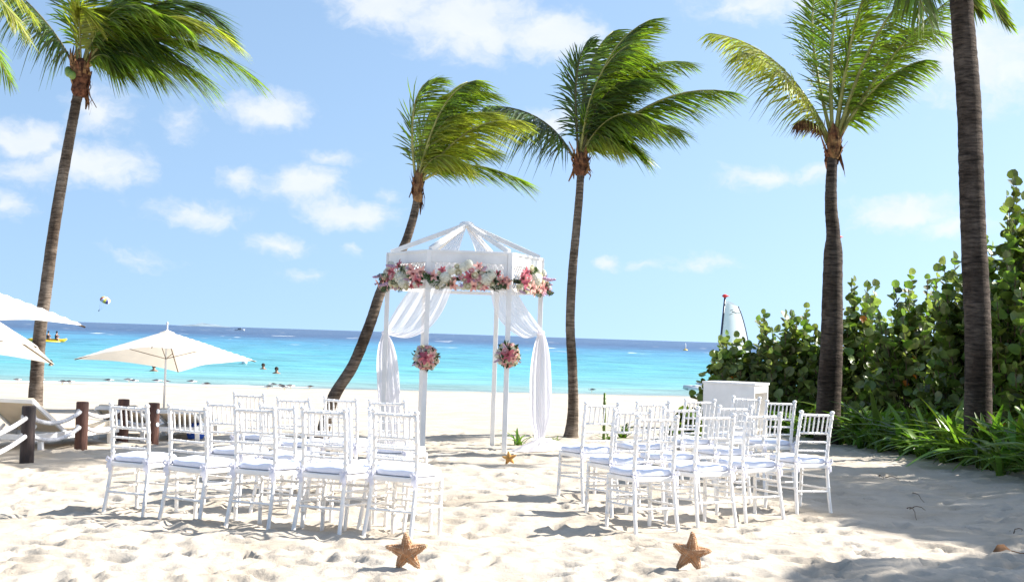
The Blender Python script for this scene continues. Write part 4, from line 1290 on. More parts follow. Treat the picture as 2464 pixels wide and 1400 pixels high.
# ------------------------------------------------------------------ starfish
def starfish(label, px, py, size, rot, lean, seed, mat='star', knobs=True):
    """an upright starfish of five ridged arms pushed into the sand; its face looks to the camera"""
    r = random.Random(seed); g = ground(px, py); root = thing('starfish', label, 'starfish', g, 0, 'starfish standing in the sand')
    b = MB(); kb = MB(); Ra = size / 2
    Rx = Matrix.Rotation(lean, 3, 'X'); cz = Ra * .80

    def w3(x, y, h):
        p = Rx @ V((x, -h, y)); return V((p.x, p.y, p.z + cz * math.cos(lean)))
    for k in range(5):
        a = PI / 2 + 2 * PI * k / 5 + rot; L = Ra * r.uniform(.96, 1.08); bend = r.uniform(-.12, .12)
        n = 12; m = 8; vs_ = []; fs = []
        for i in range(n + 1):
            t = i / n; aa = a + bend * t * t; q = L * t
            hw = Ra * (.34 * (1 - t) ** .85 + .055) if t > .12 else Ra * (.36 - .1 * (.12 - t)); th = Ra * (.30 * (1 - t) ** .8 + .06)
            if i == n: hw *= .5; th *= .6
            for j in range(m):
                f = 2 * PI * j / m; s_ = math.cos(f); h_ = math.sin(f)
                hh = th * (h_ if h_ > 0 else h_ * .35) * (1 if abs(h_) < .95 else 1.15) + r.uniform(-.012, .012) * Ra
                x = math.cos(aa) * q - math.sin(aa) * s_ * hw; y = math.sin(aa) * q + math.cos(aa) * s_ * hw
                vs_.append(w3(x, y, hh))
        for i in range(n):
            for j in range(m): fs.append((i * m + j, i * m + (j + 1) % m, (i + 1) * m + (j + 1) % m, (i + 1) * m + j))
        fs.append(tuple((n) * m + j for j in range(m)))
        b.add(vs_, fs)
        for i in range(1, 13):
            t = i / 13; aa = a + bend * t * t
            for s_ in (-.92, -.5, 0, .5, .92):
                if r.random() < .12: continue
                hw = Ra * (.34 * (1 - t) ** .85 + .055); th = Ra * (.30 * (1 - t) ** .8 + .06) * math.sqrt(max(0.05, 1 - s_ * s_)) * 1.02
                x = math.cos(aa) * L * t - math.sin(aa) * s_ * hw; y = math.sin(aa) * L * t + math.cos(aa) * s_ * hw
                c = w3(x, y, th); q = Ra * .042 * r.uniform(.7, 1.2)
                kb.add([c + V((q, 0, 0)), c + V((-q, 0, 0)), c + V((0, 0, q)), c + V((0, 0, -q)), c + V((0, -q * 1.4, 0)), c + V((0, q, 0))],
                       [(0, 2, 4), (2, 1, 4), (1, 3, 4), (3, 0, 4), (2, 0, 5), (1, 2, 5), (3, 1, 5), (0, 3, 5)])
    body = b.build('body', mat, root)
    if knobs: kb.build('knobs', 'knob', root)
    return root


starfish('brown knobbly starfish standing in the sand in front of the left chairs', 978, 1372, .262, .04, .12, 1)
starfish('brown knobbly starfish standing in the sand in front of the right chairs', 1662, 1365, .268, -.10, .16, 2)
starfish('small orange starfish leaning at the foot of the right gazebo post', 1225, 1112, .18, .15, .3, 3, 'staro', False)


# ------------------------------------------------------------------ rope fence
posts = []
FENCE = [(-215, 1175, .66, 'postd', 'dark round post beyond the left edge holding the rope ends'), (64, 1110, .64, 'postd', 'nearly black round post at the left with weathered streak'), (194, 1081, .60, 'post', 'reddish brown round post, second from the left edge'),
         (294, 1062, .58, 'post', 'reddish brown round post seen behind the leftmost chair back'), (367, 1066, .56, 'post', 'reddish brown round post between the two leftmost chairs')]
for px, py, h, mt, lb in FENCE:
    g = ground(px, py); t = thing('rope_post', lb, 'post', g, rng.uniform(0, 3), 'rope fence posts')
    r = .078; b = MB()
    b.lathe([(r, -.2), (r * 1.02, 0), (r, h * .5), (r * .98, h - .012), (r * .9, h), (.01, h + .004)], 18)
    b.build('shaft', mt, t)
    for z in (h * .80, h * .48):
        for s in (1, -1):
            c = MB(); c.lathe([(.028, -.004), (.034, 0), (.028, .006), (.02, .008)], 10, Matrix.Rotation(PI / 2, 3, 'Y') @ Matrix.Rotation(0, 3, 'Z'), (s * r * .97, 0, z)); c.build('rope_hole_rim', 'rope', t)
    posts.append((g, h))
for i in range(len(posts) - 1):
    (ga, ha), (gb, hb) = posts[i], posts[i + 1]
    d = (gb - ga); d.z = 0; d.normalize()
    for fz, nm in ((.80, 'upper'), (.48, 'lower')):
        a = ga + V((0, 0, ha * fz)) + d * .05; c = gb + V((0, 0, hb * fz)) - d * .05
        sag = .075 * (a - c).length * .9
        pts = [a.lerp(c, k / 22) + V((0, 0, -4 * sag * (k / 22) * (1 - k / 22))) for k in range(23)]
        o = a.copy(); b = MB()
        b.tube([p - o for p in pts], [.024 * (1 + .06 * (k % 2)) for k in range(23)], 9)
        # the lay of the strands
        for ph in range(3):
            hel = []
            for k in range(0, 111):
                t = k / 110; p = a.lerp(c, t) + V((0, 0, -4 * sag * t * (1 - t))) - o; an = t * (a - c).length * 34 + ph * 2.094
                s = V((-d.y, d.x, 0)); hel.append(p + (s * math.cos(an) + V((0, 0, 1)) * math.sin(an)) * .0165)
            b.tube(hel, .0115, 5)
        ro = b.build('rope', 'rope'); ro.location = o
        nth = ['beyond the left edge and the black post', 'the black post and the second post', 'the second and third posts', 'the third and fourth posts'][i]
        tag(ro, '%s white sagging rope between %s' % (nm, nth), 'rope', 'ropes of the post fence')


# ------------------------------------------------------------------ sun loungers and parasols
def lounger(label, px, py, yaw, wid=.68, back=55):
    g = ground(px, py); t = thing('sun_lounger', label, 'sun lounger', g, yaw, 'beige sun loungers behind the rope fence')
    w = wid / 2; z = .17
    b = MB(); b.bar((-w, -.05, z), (-w, 1.9, z), .05, .09); b.bar((w, -.05, z), (w, 1.9, z), .05, .09)
    for y in (-.02, .7, 1.87): b.bar((-w + .03, y, z), (w - .03, y, z), .05, .07)
    b.build('frame', 'white', t, smooth=False, bevel=.006)
    for x in (-w, w):
        for y in (.12, 1.7):
            b = MB(); b.bar((x, y, z - .03), (x * 1.04, y, -.06), .05, .06); b.build('leg', 'white', t, smooth=False, bevel=.004)
    b = MB(); b.box((0, 1.25, z + .07), (w - .04, .62, .045)); b.build('seat_cushion', 'beige', t, smooth=False, bevel=.03)
    a = R(back); c = math.cos(a); s = math.sin(a)
    y1 = .66 - .78 * c; z1 = z + .04 + .78 * s
    b = MB(); b.bar((0, .66, z + .07), (0, y1, z1 + .03), wid - .08, .08); b.build('back_cushion', 'beige', t, smooth=False, bevel=.03)
    b = MB()
    for x in (-w + .02, w - .02): b.bar((x, .68, z + .03), (x, y1 - .02, z1), .035, .045)
    b.bar((-w + .02, y1 - .01, z1 + .01), (w - .02, y1 - .01, z1 + .01), .04, .05)
    b.bar((-w * .6, y1 + .25, z1 - .3), (-w * .6, .05, z), .03, .03); b.bar((w * .6, y1 + .25, z1 - .3), (w * .6, .05, z), .03, .03)
    b.build('back_frame', 'white', t, smooth=False, bevel=.004)
    return t


lounger('large beige sun lounger with raised back at the left edge behind the black post', 18, 1084, R(-14), .74, 30)
lounger('beige sun lounger standing behind the third rope post', 283, 1058, R(4), .62, 17)
lounger('beige sun lounger partly hidden by the second chair from the left', 422, 1058, R(3), .56, 15)
gb_ = ground(470, 1054); bag = MB()
bag.lathe([(.10, -.02), (.13, .05), (.12, .16), (.07, .22), (.02, .23)], 10, None, (0, 0, 0), (1, .6, 1)); bg_ = thing('beach_bag', 'small bright blue bag on the sand beside a lounger', 'bag', gb_)
bag.build('bag_body', 'blue', bg_)
hb = MB(); hb.tube([(-.06, 0, .2), (-.04, 0, .3), (.04, 0, .3), (.06, 0, .2)], .008, 6); hb.build('handle', 'blue', bg_)


def parasol(label, base, hgt, half, rise, yaw, tilt, seed=0):
    """square market parasol; half: centre to corner; tilt (x, y) of the head in radians"""
    t = thing('beach_parasol', label, 'parasol', base, 0, 'white beach parasols')
    RM = Matrix.Rotation(tilt[1], 3, 'Y') @ Matrix.Rotation(tilt[0], 3, 'X') @ Matrix.Rotation(yaw, 3, 'Z')
    top = V((0, 0, hgt)); n = 14; r = random.Random(seed)
    hs = half / math.sqrt(2); b = MB(); vs_ = []; fs = []
    N = 2 * n + 1
    for j in range(N):
        for i in range(N):
            u = (i - n) / n; v = (j - n) / n; m = max(abs(u), abs(v)); e = min(abs(u), abs(v)) / m if m > 0 else 1
            pull = 1 - .075 * (1 - e * e) * m                  # edges curve in between the corners
            z = -rise * (m ** 1.06) - .10 * rise * (1 - e) * m * (1 - m) * -1.5 + .10 * rise * (1 - e * e) * m * m * .9
            z += .008 * math.sin(7 * u + seed) * math.sin(6 * v) * m
            vs_.append(top + RM @ V((u * hs * pull, v * hs * pull, z)))
    for j in range(N - 1):
        for i in range(N - 1): fs.append((j * N + i, j * N + i + 1, (j + 1) * N + i + 1, (j + 1) * N + i))
    b.add(vs_, fs); cp = b.build('canopy', 'canvas', t); flat_shade(cp, 14)
    vn = MB(); q = .09
    cs = [top + RM @ V((x * hs * q, y * hs * q, -rise * q + .02)) for x, y in ((-1, -1), (1, -1), (1, 1), (-1, 1))]
    vn.add([top + RM @ V((0, 0, .035))] + cs, [(0, 1, 2), (0, 2, 3), (0, 3, 4), (0, 4, 1)]); vn.build('vent_cap', 'canvas', cp, smooth=False)
    for x, y in ((-1, -1), (1, -1), (1, 1), (-1, 1)):
        rb = MB(); rb.tube([top + RM @ V((0, 0, -.05)), top + RM @ V((x * hs * .98, y * hs * .98, -rise - .012))], .011, 6); rr = rb.build('rib', 'twig', t)
        sb = MB(); sb.tube([top + RM @ V((0, 0, -rise * .95)), top + RM @ V((x * hs * .5, y * hs * .5, -rise * .5 - .03))], .008, 6); sb.build('strut', 'twig', rr)
    p = MB(); p.tube([(0, 0, -.25), top * .5, top + V((0, 0, .16))], [.026, .024, .018], 10); p.lathe([(.02, 0), (.032, .02), (.015, .05), (.004, .07)], 8, None, top + V((0, 0, .14))); p.build('pole', 'metal', t)
    return t


g1 = ground(394, 992); Yp = g1.y
z_ap = at(405, 797, Yp).z
s1 = FPX / Yp
parasol('whole white square parasol on a silver pole above the left chairs', g1, z_ap - g1.z, 216 / s1, 70 / s1, R(45 + 6), (R(-9), R(-2.0)), 1)
gB = ground(-70, 1010)
parasol('tilted white parasol behind the left palm trunk, lower of the two at the left edge', gB, at(-70, 742, gB.y).z - gB.z, 250 * gB.y / FPX, 95 * gB.y / FPX, R(12), (R(-9), R(3)), 2)
YC = 15.2; xc = at(-190, 900, YC).x
gC = V((xc, YC, gz(xc, YC)))
parasol('near white parasol crossing the left palm trunk at the left edge', gC, at(-190, 640, YC).z - gC.z, 400 * YC / FPX, 125 * YC / FPX, R(45), (R(-1), R(1)), 3)


# ------------------------------------------------------------------ lectern
gl = ground(1766, 1112)
lec = thing('lectern', 'white open-backed wedding lectern behind the right chairs', 'lectern', gl, R(-30))
h = at(1780, 930, gl.y).z - gl.z
w, d = .34, .26
for nm, c, hh in (('front_panel', (0, -d + .014, h / 2), (w, .014, h / 2 + .03)), ('back_panel', (0, d - .014, h / 2), (w, .014, h / 2 + .03)), ('side_panel', (-w + .014, 0, h / 2), (.014, d - .029, h / 2 + .03))):
    b = MB(); b.box(c, hh); b.build(nm, 'white', lec, smooth=False, bevel=.003)
b = MB(); b.box((0, 0, h + .045), (w + .012, d + .012, .014)); b.build('top_board', 'white', lec, smooth=False, bevel=.003)
for nm, zz in (('shelf', h * .45), ('bottom_shelf', .08)):
    b = MB(); b.box((.0, 0, zz), (w - .03, d - .03, .012)); b.build(nm, 'lectern_in', lec, smooth=False)
b = MB(); b.box((w * .1, 0, h / 2 + .05), (.01, d - .03, h / 2 - .1)); b.build('inner_panel', 'lectern_in', lec, smooth=False)
b = MB(); b.box((w - .03, 0, h - .02), (.03, d - .03, .045)); b.build('apron', 'white', lec, smooth=False, bevel=.003)


# ------------------------------------------------------------------ planting
def strap_leaf_mesh(l, w, arch, seed):
    r = random.Random(seed); b = MB(); n = 7; ctr = []; wid = []
    for i in range(n + 1):
        t = i / n
        ctr.append(V((l * (.30 * t + arch * t * t), 0, l * (.95 * t - arch * .9 * t ** 2.2)))); wid.append(V((0, w * (math.sin(PI * min(.985, .22 + .77 * t)) ** .7), 0)))
    vs_ = []; fs = []
    for c, q in zip(ctr, wid): vs_ += [c - q + V((-.3 * q.y, 0, .3 * q.y)), c, c + q + V((-.3 * q.y, 0, .3 * q.y))]
    for i in range(n):
        for k in range(2): fs.append((i * 3 + k, i * 3 + k + 1, i * 3 + k + 4, i * 3 + k + 3))
    b.add(vs_, fs); return b.mesh('leaf')


STRAP = [strap_leaf_mesh(.76, .042, .35, 1), strap_leaf_mesh(.84, .046, .55, 2), strap_leaf_mesh(.70, .040, .15, 3), strap_leaf_mesh(.80, .044, .75, 4), strap_leaf_mesh(.60, .036, .5, 5)]
STRAPB = [m.copy() for m in STRAP]


def clump(x, y, n, sc_, label, group, seed, z=None, bright=.35, spread=1.0):
    r = random.Random(seed); t = thing('strap_leaf_plant', label, 'plant', (x, y, gz(x, y) - .02 if z is None else z), r.uniform(0, 6), group)
    for i in range(n):
        br = r.random() < bright
        k = r.randrange(len(STRAP))
        o = put('leaf', (STRAPB if br else STRAP)[k], 'strapb' if br else 'strap', t)
        q = sc_ * r.uniform(.75, 1.15)
        o.scale = (q * spread, q, q); o.rotation_euler = (r.uniform(-.12, .12), r.uniform(-.25, .35), 2.4 * i + r.uniform(-.4, .4))
        o.location = (r.uniform(-.05, .05), r.uniform(-.05, .05), 0)
    return t


edge = [(1845, 1046), (1930, 1052), (2000, 1062), (2100, 1087), (2200, 1100), (2300, 1117), (2400, 1142), (2480, 1156), (2600, 1190)]
EW = [ground(*e) for e in edge]
ORDN = ['first', 'second', 'third', 'fourth', 'fifth', 'sixth', 'seventh', 'eighth', 'ninth', 'tenth', 'eleventh', 'twelfth', 'thirteenth', 'fourteenth', 'fifteenth', 'sixteenth', 'seventeenth', 'eighteenth', 'nineteenth', 'twentieth']
bcount = {}


def blabel(row):
    k = bcount.get(row, 0); bcount[row] = k + 1
    o = ORDN[k % 20] if k < 20 else 'twenty-' + ORDN[k - 20]
    return 'strap-leaved plant %s, %s from the left' % (('at the sand edge of the border', 'just behind the border edge', 'in the third row of the border', 'in the fourth row of the border', 'in the rearmost row of the border')[row], o)


cn = 0
BED = 'strap-leaved plants filling the border bed'
for i in range(len(EW) - 1):
    a, c = EW[i], EW[i + 1]; L = (c - a).length
    for row, (off, stp) in enumerate(((.22, .40), (.62, .46), (1.10, .52), (1.7, .62), (2.35, .8))):
        m = max(1, int(L / stp))
        for k in range(m):
            p = a.lerp(c, (k + rng.uniform(.2, .8)) / m)
            x = p.x + off * .42 + rng.uniform(-.1, .1); y = p.y + off * .9 + rng.uniform(-.12, .12)
            clump(x, y, 15 if row < 3 else 11, (.80 if row == 0 else 1.15) * rng.uniform(.85, 1.25), blabel(row), BED, 100 + cn, bright=.65 if row < 2 else .5)
            cn += 1
gA = ground(1246, 1068); clump(gA.x, gA.y, 15, .46, 'small strap-leaved plant growing behind the right gazebo post', 'strap-leaved plants alone on the open sand', 501, bright=.6)
gA = ground(1500, 1056); clump(gA.x, gA.y, 22, .5, 'strap-leaved plant behind the back rail of the right block', 'strap-leaved plants alone on the open sand', 502, bright=.5)
gA = ground(1462, 1058); clump(gA.x, gA.y, 7, .42, 'thin strap-leaved plant beside the green stake', 'strap-leaved plants alone on the open sand', 503, bright=.9)
# stake
gS = ground(1452, 1060); st = MB(); hS = at(1452, 945, gS.y).z - gS.z
st.tube([(0, 0, -.1), (.004, 0, hS * .5), (0, 0, hS)], [.022, .024, .020], 8)
for k in range(9): st.lathe([(.024, 0), (.029, .006), (.024, .012)], 8, None, (0, 0, hS * (.08 + .1 * k)))
so_ = st.build('plant_stake', 'strapb'); so_.location = gS; tag(so_, 'thin green stake upright in the sand behind the right chairs', 'stake')
# weeds at the palm's foot
for k, (wx, wy) in enumerate(((1322, 1058), (1338, 1060))):
    gW = ground(wx, wy); clump(gW.x, gW.y, 9, .16, ('tiny weed tuft left of the flared palm foot', 'tiny weed tuft touching the flared palm foot')[k], 'weed tufts by the palm', 520 + k, bright=.9, spread=1.6)


def leaf_disc(seed, r0=.1):
    r = random.Random(seed); n = 9; b = MB()
    vs_ = [(r0 * .95, 0, -.006)]
    for k in range(n):
        a = 2 * PI * k / n + PI; q = r0 * (1 + .06 * math.sin(3 * a + seed)) * (.86 if k == 0 else 1)
        vs_.append((r0 * .95 + math.cos(a) * q, math.sin(a) * q * 1.08, .034 * abs(math.sin(a)) - .012 * max(0, math.cos(a)) + r.uniform(-.008, .008)))
    b.add(vs_, [(0, 1 + k, 1 + (k + 1) % n) for k in range(n)])
    return b


LD = [leaf_disc(i) for i in range(4)]
LDM = [{mt: b.mesh('leaf') for mt in ('grape', 'grapel', 'grapeo')} for b in LD]


def sea_grape(label, x, y, rx, ry, hgt, stems, seed, parts=230, fill=500, pale=.25, low=.05, lsz=1.0, flat=1.0):
    r = random.Random(seed); o = V((x, y, gz(x, y) - .03)); t = thing('sea_grape_shrub', label, 'shrub', o, 0, 'sea grape shrubs')
    sb = MB(); leaves = []

    def leaf(p, d, n, s): leaves.append((p, d, n, s))
    for i in range(stems):
        a = r.uniform(0, 2 * PI); z = r.uniform(low, 1.0); q = math.sqrt(max(0, 1 - z * z))
        k = r.uniform(.82, 1.12)
        e = V((math.cos(a) * q * rx * k, math.sin(a) * q * ry * k, z * hgt * k))
        s = V((e.x * .25 + r.uniform(-.2, .2) * rx, e.y * .25 + r.uniform(-.2, .2), 0))
        c = V((e.x * .65, e.y * .65, e.z * .45))
        pts = [s, c, e]; L = (e - s).length
        sb.tube([bez(pts, j / 6) for j in range(7)], [.016 * (1 - j / 7) + .004 for j in range(7)], 5, False)
        m = max(5, int(L * .62 / .085))
        for j in range(m):
            tt = .40 + .60 * (j + 1) / m; p = bez(pts, tt); T = (bez(pts, min(1, tt + .03)) - bez(pts, tt - .03)).normalized()
            sd = T.cross(V((0, 0, 1)))
            if sd.length < .2: sd = V((1, 0, 0))
            sd.normalize(); sd = (Matrix.Rotation(r.uniform(-.7, .7) + j * 1.3, 3, T) @ sd)
            d = (sd * (1 if j % 2 else -1) + T * .7 + V((0, 0, .35))).normalized()
            if j == m - 1: d = T
            n = (V((p.x / rx, p.y / ry, p.z / hgt)) * .5 + V((0, 0, .55)) + SUN * .35 + V((r.uniform(-.8, .8), r.uniform(-.8, .8), r.uniform(-.5, .5))))
            leaf(p, d, n, r.uniform(.65, 1.15) * lsz * (.75 if tt > .9 else 1))
    for i in range(fill):
        a = r.uniform(0, 2 * PI); z = r.uniform(0, 1); q = math.sqrt(1 - z * z); k = r.uniform(.5, .97)
        p = V((math.cos(a) * q * rx * k, math.sin(a) * q * ry * k, z * hgt * k))
        d = V((r.uniform(-1, 1), r.uniform(-1, 1), r.uniform(-.3, .8))).normalized()
        leaf(p, d, V((p.x, p.y, p.z * .5)).normalized() * .6 + V((r.uniform(-.8, .8), r.uniform(-.9, .5), r.uniform(-.2, .9))), r.uniform(.7, 1.2) * lsz)

    def frame(d, n):
        n = n - d * n.dot(d)
        if n.length < 1e-3: n = d.orthogonal()
        n.normalize(); s = n.cross(d); return Matrix((d, s, n)).transposed()
    leaves.sort(key=lambda l: -(-l[0].y / ry * 1.0 + l[0].z / hgt * .45 + r.uniform(-.35, .35)))
    mass = {'grape': MB(), 'grapel': MB()}
    for i, (p, d, n, s) in enumerate(leaves):
        F = frame(d, n); k = r.randrange(4)
        mt = 'grapeo' if r.random() < .006 and i < parts else ('grapel' if r.random() < pale else 'grape')
        if i < parts:
            ob = put('leaf', LDM[k][mt], mt, t); ob.location = p; ob.rotation_euler = F.to_euler(); ob.scale = (s, s, s)
        else:
            mm = mass[mt if mt != 'grapeo' else 'grape']; mm.add([p + F @ (V(v) * s) for v in LD[k].v], LD[k].f)
    sb.build('stems', 'twig', t)
    for mt, mm in mass.items():
        if mm.v: tag(mm.build('foliage', mt, t, smooth=False), kind='stuff')
    return t


def shrub_px(label, px, Y, top_py, halfw_px, stems, seed, ry=None, **kw):
    x = at(px, 900, Y).x; h_ = at(px, top_py, Y).z - gz(x, Y); rx = halfw_px * Y / FPX
    return sea_grape(label, x, Y, rx, ry or rx * .7, h_, stems, seed, **kw)


shrub_px('low sea grape shrub at the seaward end beside the sail', 1775, 27.0, 806, 105, 62, 31, pale=.55)
shrub_px('sea grape shrub left of the dark palm trunk', 1895, 27.0, 752, 125, 78, 32, pale=.48)
shrub_px('sea grape shrub between the two right palm trunks, left part', 2070, 26.4, 708, 150, 96, 33, pale=.48)
shrub_px('sea grape shrub between the two right palm trunks, right part', 2215, 24.2, 672, 150, 96, 34, pale=.42)
shrub_px('tall sprawling sea grape shrub behind the thick right trunk', 2345, 22.0, 585, 130, 92, 35, pale=.35, ry=1.0)
shrub_px('tallest dark sea grape shrub filling the right edge', 2450, 20.6, 478, 120, 100, 36, pale=.15, fill=700, ry=1.0)
shrub_px('sea grape shrub continuing the border beyond the right edge', 2640, 17.2, 540, 130, 60, 37, pale=.2, parts=40)
shrub_px('small dark sea grape bush low behind the right block of chairs', 1650, 19.6, 985, 50, 22, 38, pale=.1, parts=120, fill=120, lsz=.8)


# ------------------------------------------------------------------ litter on the sand
def twig(label, a, c, seed, group='twigs lying on the shaded sand', rad=.006):
    r = random.Random(seed); ga = ground(*a); gc = ground(*c); b = MB(); n = 6
    m = (ga + gc) / 2; o = V((m.x, m.y, gz(m.x, m.y)))
    pts = []
    for k in range(n + 1):
        p = ga.lerp(gc, k / n); p.x += r.uniform(-.012, .012); p.y += r.uniform(-.02, .02); p.z = gz(p.x, p.y) + .012 + .03 * math.sin(PI * k / n)
        pts.append(p - o)
    b.tube(pts, [rad * (1 - .6 * k / n) for k in range(n + 1)], 6)
    ob = b.build('twig', 'twig'); ob.location = o
    return tag(ob, label, 'twig', group)


for k, (a, c, lb) in enumerate([((2184, 1222), (2208, 1254), 'dark twig pointing down towards the camera in the shaded sand'), ((2196, 1184), (2222, 1208), 'short dark twig near the middle of the shaded sand'),
                                ((2112, 1146), (2126, 1157), 'very short twig close below the border plants'), ((2130, 1150), (2166, 1160), 'long thin curved twig close below the border plants'),
                                ((2440, 1290), (2462, 1286), 'twig at the right edge of the shaded sand'), ((2188, 1225), (2226, 1229), 'thin straight twig crossing beside the dark twig')]):
    twig(lb, a, c, 60 + k, rad=.003 if k > 5 else .005)
gD = ground(2412, 1330); b = MB()
b.ribbon([V((-.07, 0, .01)), V((-.03, -.01, .04)), V((.02, 0, .05)), V((.07, .01, .02))], [V((0, .004, .002)), V((0, .035, .02)), V((0, .032, .015)), V((0, .004, .002))])
b.tube([(.07, .01, .02), (.12, -.03, .012), (.16, -.05, .014)], .004, 5)
dl = b.build('dead_leaf', 'soil'); dl.location = gD; tag(dl, 'curled brown dead leaf on the sand at the lower right', 'leaf')


# ------------------------------------------------------------------ gulls, swimmers, boats
def water_pt(px, py):
    d = ray(px, py); k = (WATER_Z - CAM_H) / d.z
    return CAM + d * k


def gull_proto():
    t = thing('gull', 'gull', 'bird')
    b = MB(); Ry = Matrix.Rotation(PI / 2, 3, 'Y')
    b.lathe([(.004, -.20), (.02, -.15), (.055, -.06), (.065, .02), (.05, .09), (.028, .13), (.03, .16), (.034, .185), (.02, .215), (.004, .225)], 9, Ry, (0, 0, .15), (1, 1, 1))
    b.build('body', 'gullw', t)
    for s in (-1, 1):
        w = MB(); w.ribbon([V((.08, s * .055, .19)), V((-.03, s * .068, .185)), V((-.15, s * .045, .17)), V((-.27, s * .012, .165))], [V((0, .004, .012)), V((0, .008, .04)), V((0, .006, .025)), V((0, .001, .004))]); w.build('wing', 'gullg', t)
        l = MB(); l.tube([(.0, s * .02, .10), (.01, s * .022, -.02)], .005, 5); l.build('leg', 'yellow', t)
    k = MB(); k.tube([(.215, 0, .15), (.265, 0, .14)], [.010, .002], 5); k.build('beak', 'yellow', t)
    return t


gp = gull_proto()
spots = [(42, 916), (96, 917), (150, 921), (168, 921), (262, 919), (310, 918), (322, 920), (378, 920), (400, 921), (462, 922), (496, 927), (645, 932), (656, 928), (673, 929), (684, 934), (699, 931), (745, 932), (1424, 940)]
for i, (px, py) in enumerate(spots):
    o = gp if i == 0 else copy_tree(gp)
    g = ground(px, py + 4)
    if g.z < WATER_Z: g = water_pt(px, py + 4)
    zz = max(g.z, WATER_Z + .02)
    o.location = (g.x, g.y, zz); o.rotation_euler = (0, 0, rng.choice([0.2, 2.9, -.4, 3.5, .6])); s_ = rng.uniform(.7, .95); o.scale = (s_, s_, s_)
    tag(o, 'small gull at the water line, %s from the left edge' % ORDN[i], 'bird', 'gulls along the water line')


def skin_body(name, pts, edges, radii, mat, parent, root_i=0):
    me = bpy.data.meshes.new(name); me.from_pydata([tuple(p) for p in pts], edges, []); o = put(name, me, mat, parent)
    sm = o.modifiers.new('skin', 'SKIN'); sm.use_smooth_shade = True
    for i, q in enumerate(radii): me.skin_vertices[0].data[i].radius = (q, q)
    me.skin_vertices[0].data[root_i].use_root = True
    o.modifiers.new('sub', 'SUBSURF').levels = 1
    return o


def swimmer(label, px, py, mat='skin'):
    p = water_pt(px, py); t = thing('person', label, 'person', p, 0, 'people swimming near the shore')
    skin_body('body', [(0, 0, -.7), (0, 0, -.25), (0, 0, .02), (0, 0, .12), (0, 0, .26), (.2, 0, -.02), (-.2, 0, -.02), (.34, -.1, -.3), (-.34, -.1, -.3)], [(0, 1), (1, 2), (2, 3), (3, 4), (2, 5), (2, 6), (5, 7), (6, 8)], [.13, .16, .12, .06, .11, .075, .075, .05, .05], 'skin', t, 1)
    b = MB(); b.ball((0, .015, .285), .118, 9, 6, (1, 1, 1)); b.build('hair', 'hair', t)
    f = MB(); f.lathe([(.02, 0), (.012, .02), (.004, .025)], 6, Matrix.Rotation(PI / 2, 3, 'X'), (0, -.10, .26)); f.build('nose', 'skin', t)


for lb, px, py in (('swimmer whose head shows under the left half of the whole parasol', 370, 893), ('swimmer just right of the whole parasol, nearer to its tip', 633, 889), ('swimmer farthest right of the whole parasol', 665, 899), ('swimmer far out just right of the left palm trunk', 121, 882)):
    swimmer(lb, px, py)
pb = water_pt(588, 876); bo = MB(); bo.ball((0, 0, .12), .2, 10, 7); bo.tube([(0, 0, .3), (0, 0, .38)], .02, 6); q_ = bo.build('swim_buoy', 'hull'); q_.location = pb; tag(q_, 'white round swim buoy right of the whole parasol', 'buoy')

# banana boat
pb = water_pt(112, 824); bb = thing('banana_boat', 'yellow inflatable banana boat seen right of the left palm trunk', 'boat', pb, R(4))
b = MB(); b.tube([(-2.3, 0, .25), (-1.8, 0, .20), (0, 0, .18), (1.8, 0, .22), (2.35, 0, .5)], [.12, .28, .30, .28, .08], 10); b.build('main_tube', 'yellow', bb)
for s in (-1, 1):
    b = MB(); b.tube([(-1.8, s * .5, .1), (0, s * .55, .1), (1.7, s * .5, .12)], [.12, .2, .1], 8); b.build('side_float', 'yellow', bb)
for i, x in enumerate((.15, 1.15)):
    t = thing('person', ('person in dark vest riding at the rear of the yellow boat', 'person in dark vest riding at the front of the yellow boat')[i], 'person', pb + V((x, 0, .45)), 0, 'riders on the banana boat')
    skin_body('body', [(0, 0, 0), (0, 0, .28), (.02, 0, .5), (.02, 0, .62), (.03, 0, .80), (.02, .22, .48), (.02, -.22, .48), (.3, .2, .3), (.3, -.2, .3), (.3, .25, .0), (.3, -.25, .0), (.28, .3, -.4), (.28, -.3, -.4)],
              [(0, 1), (1, 2), (2, 3), (3, 4), (2, 5), (2, 6), (5, 7), (6, 8), (0, 9), (0, 10), (9, 11), (10, 12)], [.16, .15, .16, .07, .11, .07, .07, .05, .05, .09, .09, .06, .06], 'skin', t)
    b = MB(); b.lathe([(.17, .02), (.2, .2), (.21, .42), (.15, .55)], 10); b.build('vest', 'vest', t)
    b = MB(); b.ball((.02, 0, .84), .125, 9, 6); b.build('hair', 'hair', t)

# motor boat far out
pm = water_pt(577, 795.5); mbt = thing('motor_boat', 'small white motor boat far out near the horizon', 'boat', pm, R(8))
b = MB(); L_ = 3.6
secs = [(-L_, .9, .9), (-1, 1.1, .95), (2, .9, 1.1), (L_, .05, 1.35)]
vs_ = []
for x, w_, z_ in secs: vs_ += [(x, -w_, z_), (x, -w_ * .6, -.1), (x, w_ * .6, -.1), (x, w_, z_)]
fs = [(i * 4 + k, i * 4 + k + 1, i * 4 + k + 5, i * 4 + k + 4) for i in range(3) for k in range(3)] + [(i * 4 + 3, i * 4, i * 4 + 4, i * 4 + 7) for i in range(3)] + [(0, 3, 2, 1)]
b.add(vs_, fs); b.build('hull', 'hull', mbt, smooth=False)
b = MB(); b.box((-.2, 0, 1.35), (1.2, .7, .35)); b.build('cabin', 'glassd', mbt, smooth=False)
b = MB(); b.box((-.4, 0, 2.1), (1.9, .95, .06)); b.build('roof', 'hull', mbt, smooth=False)
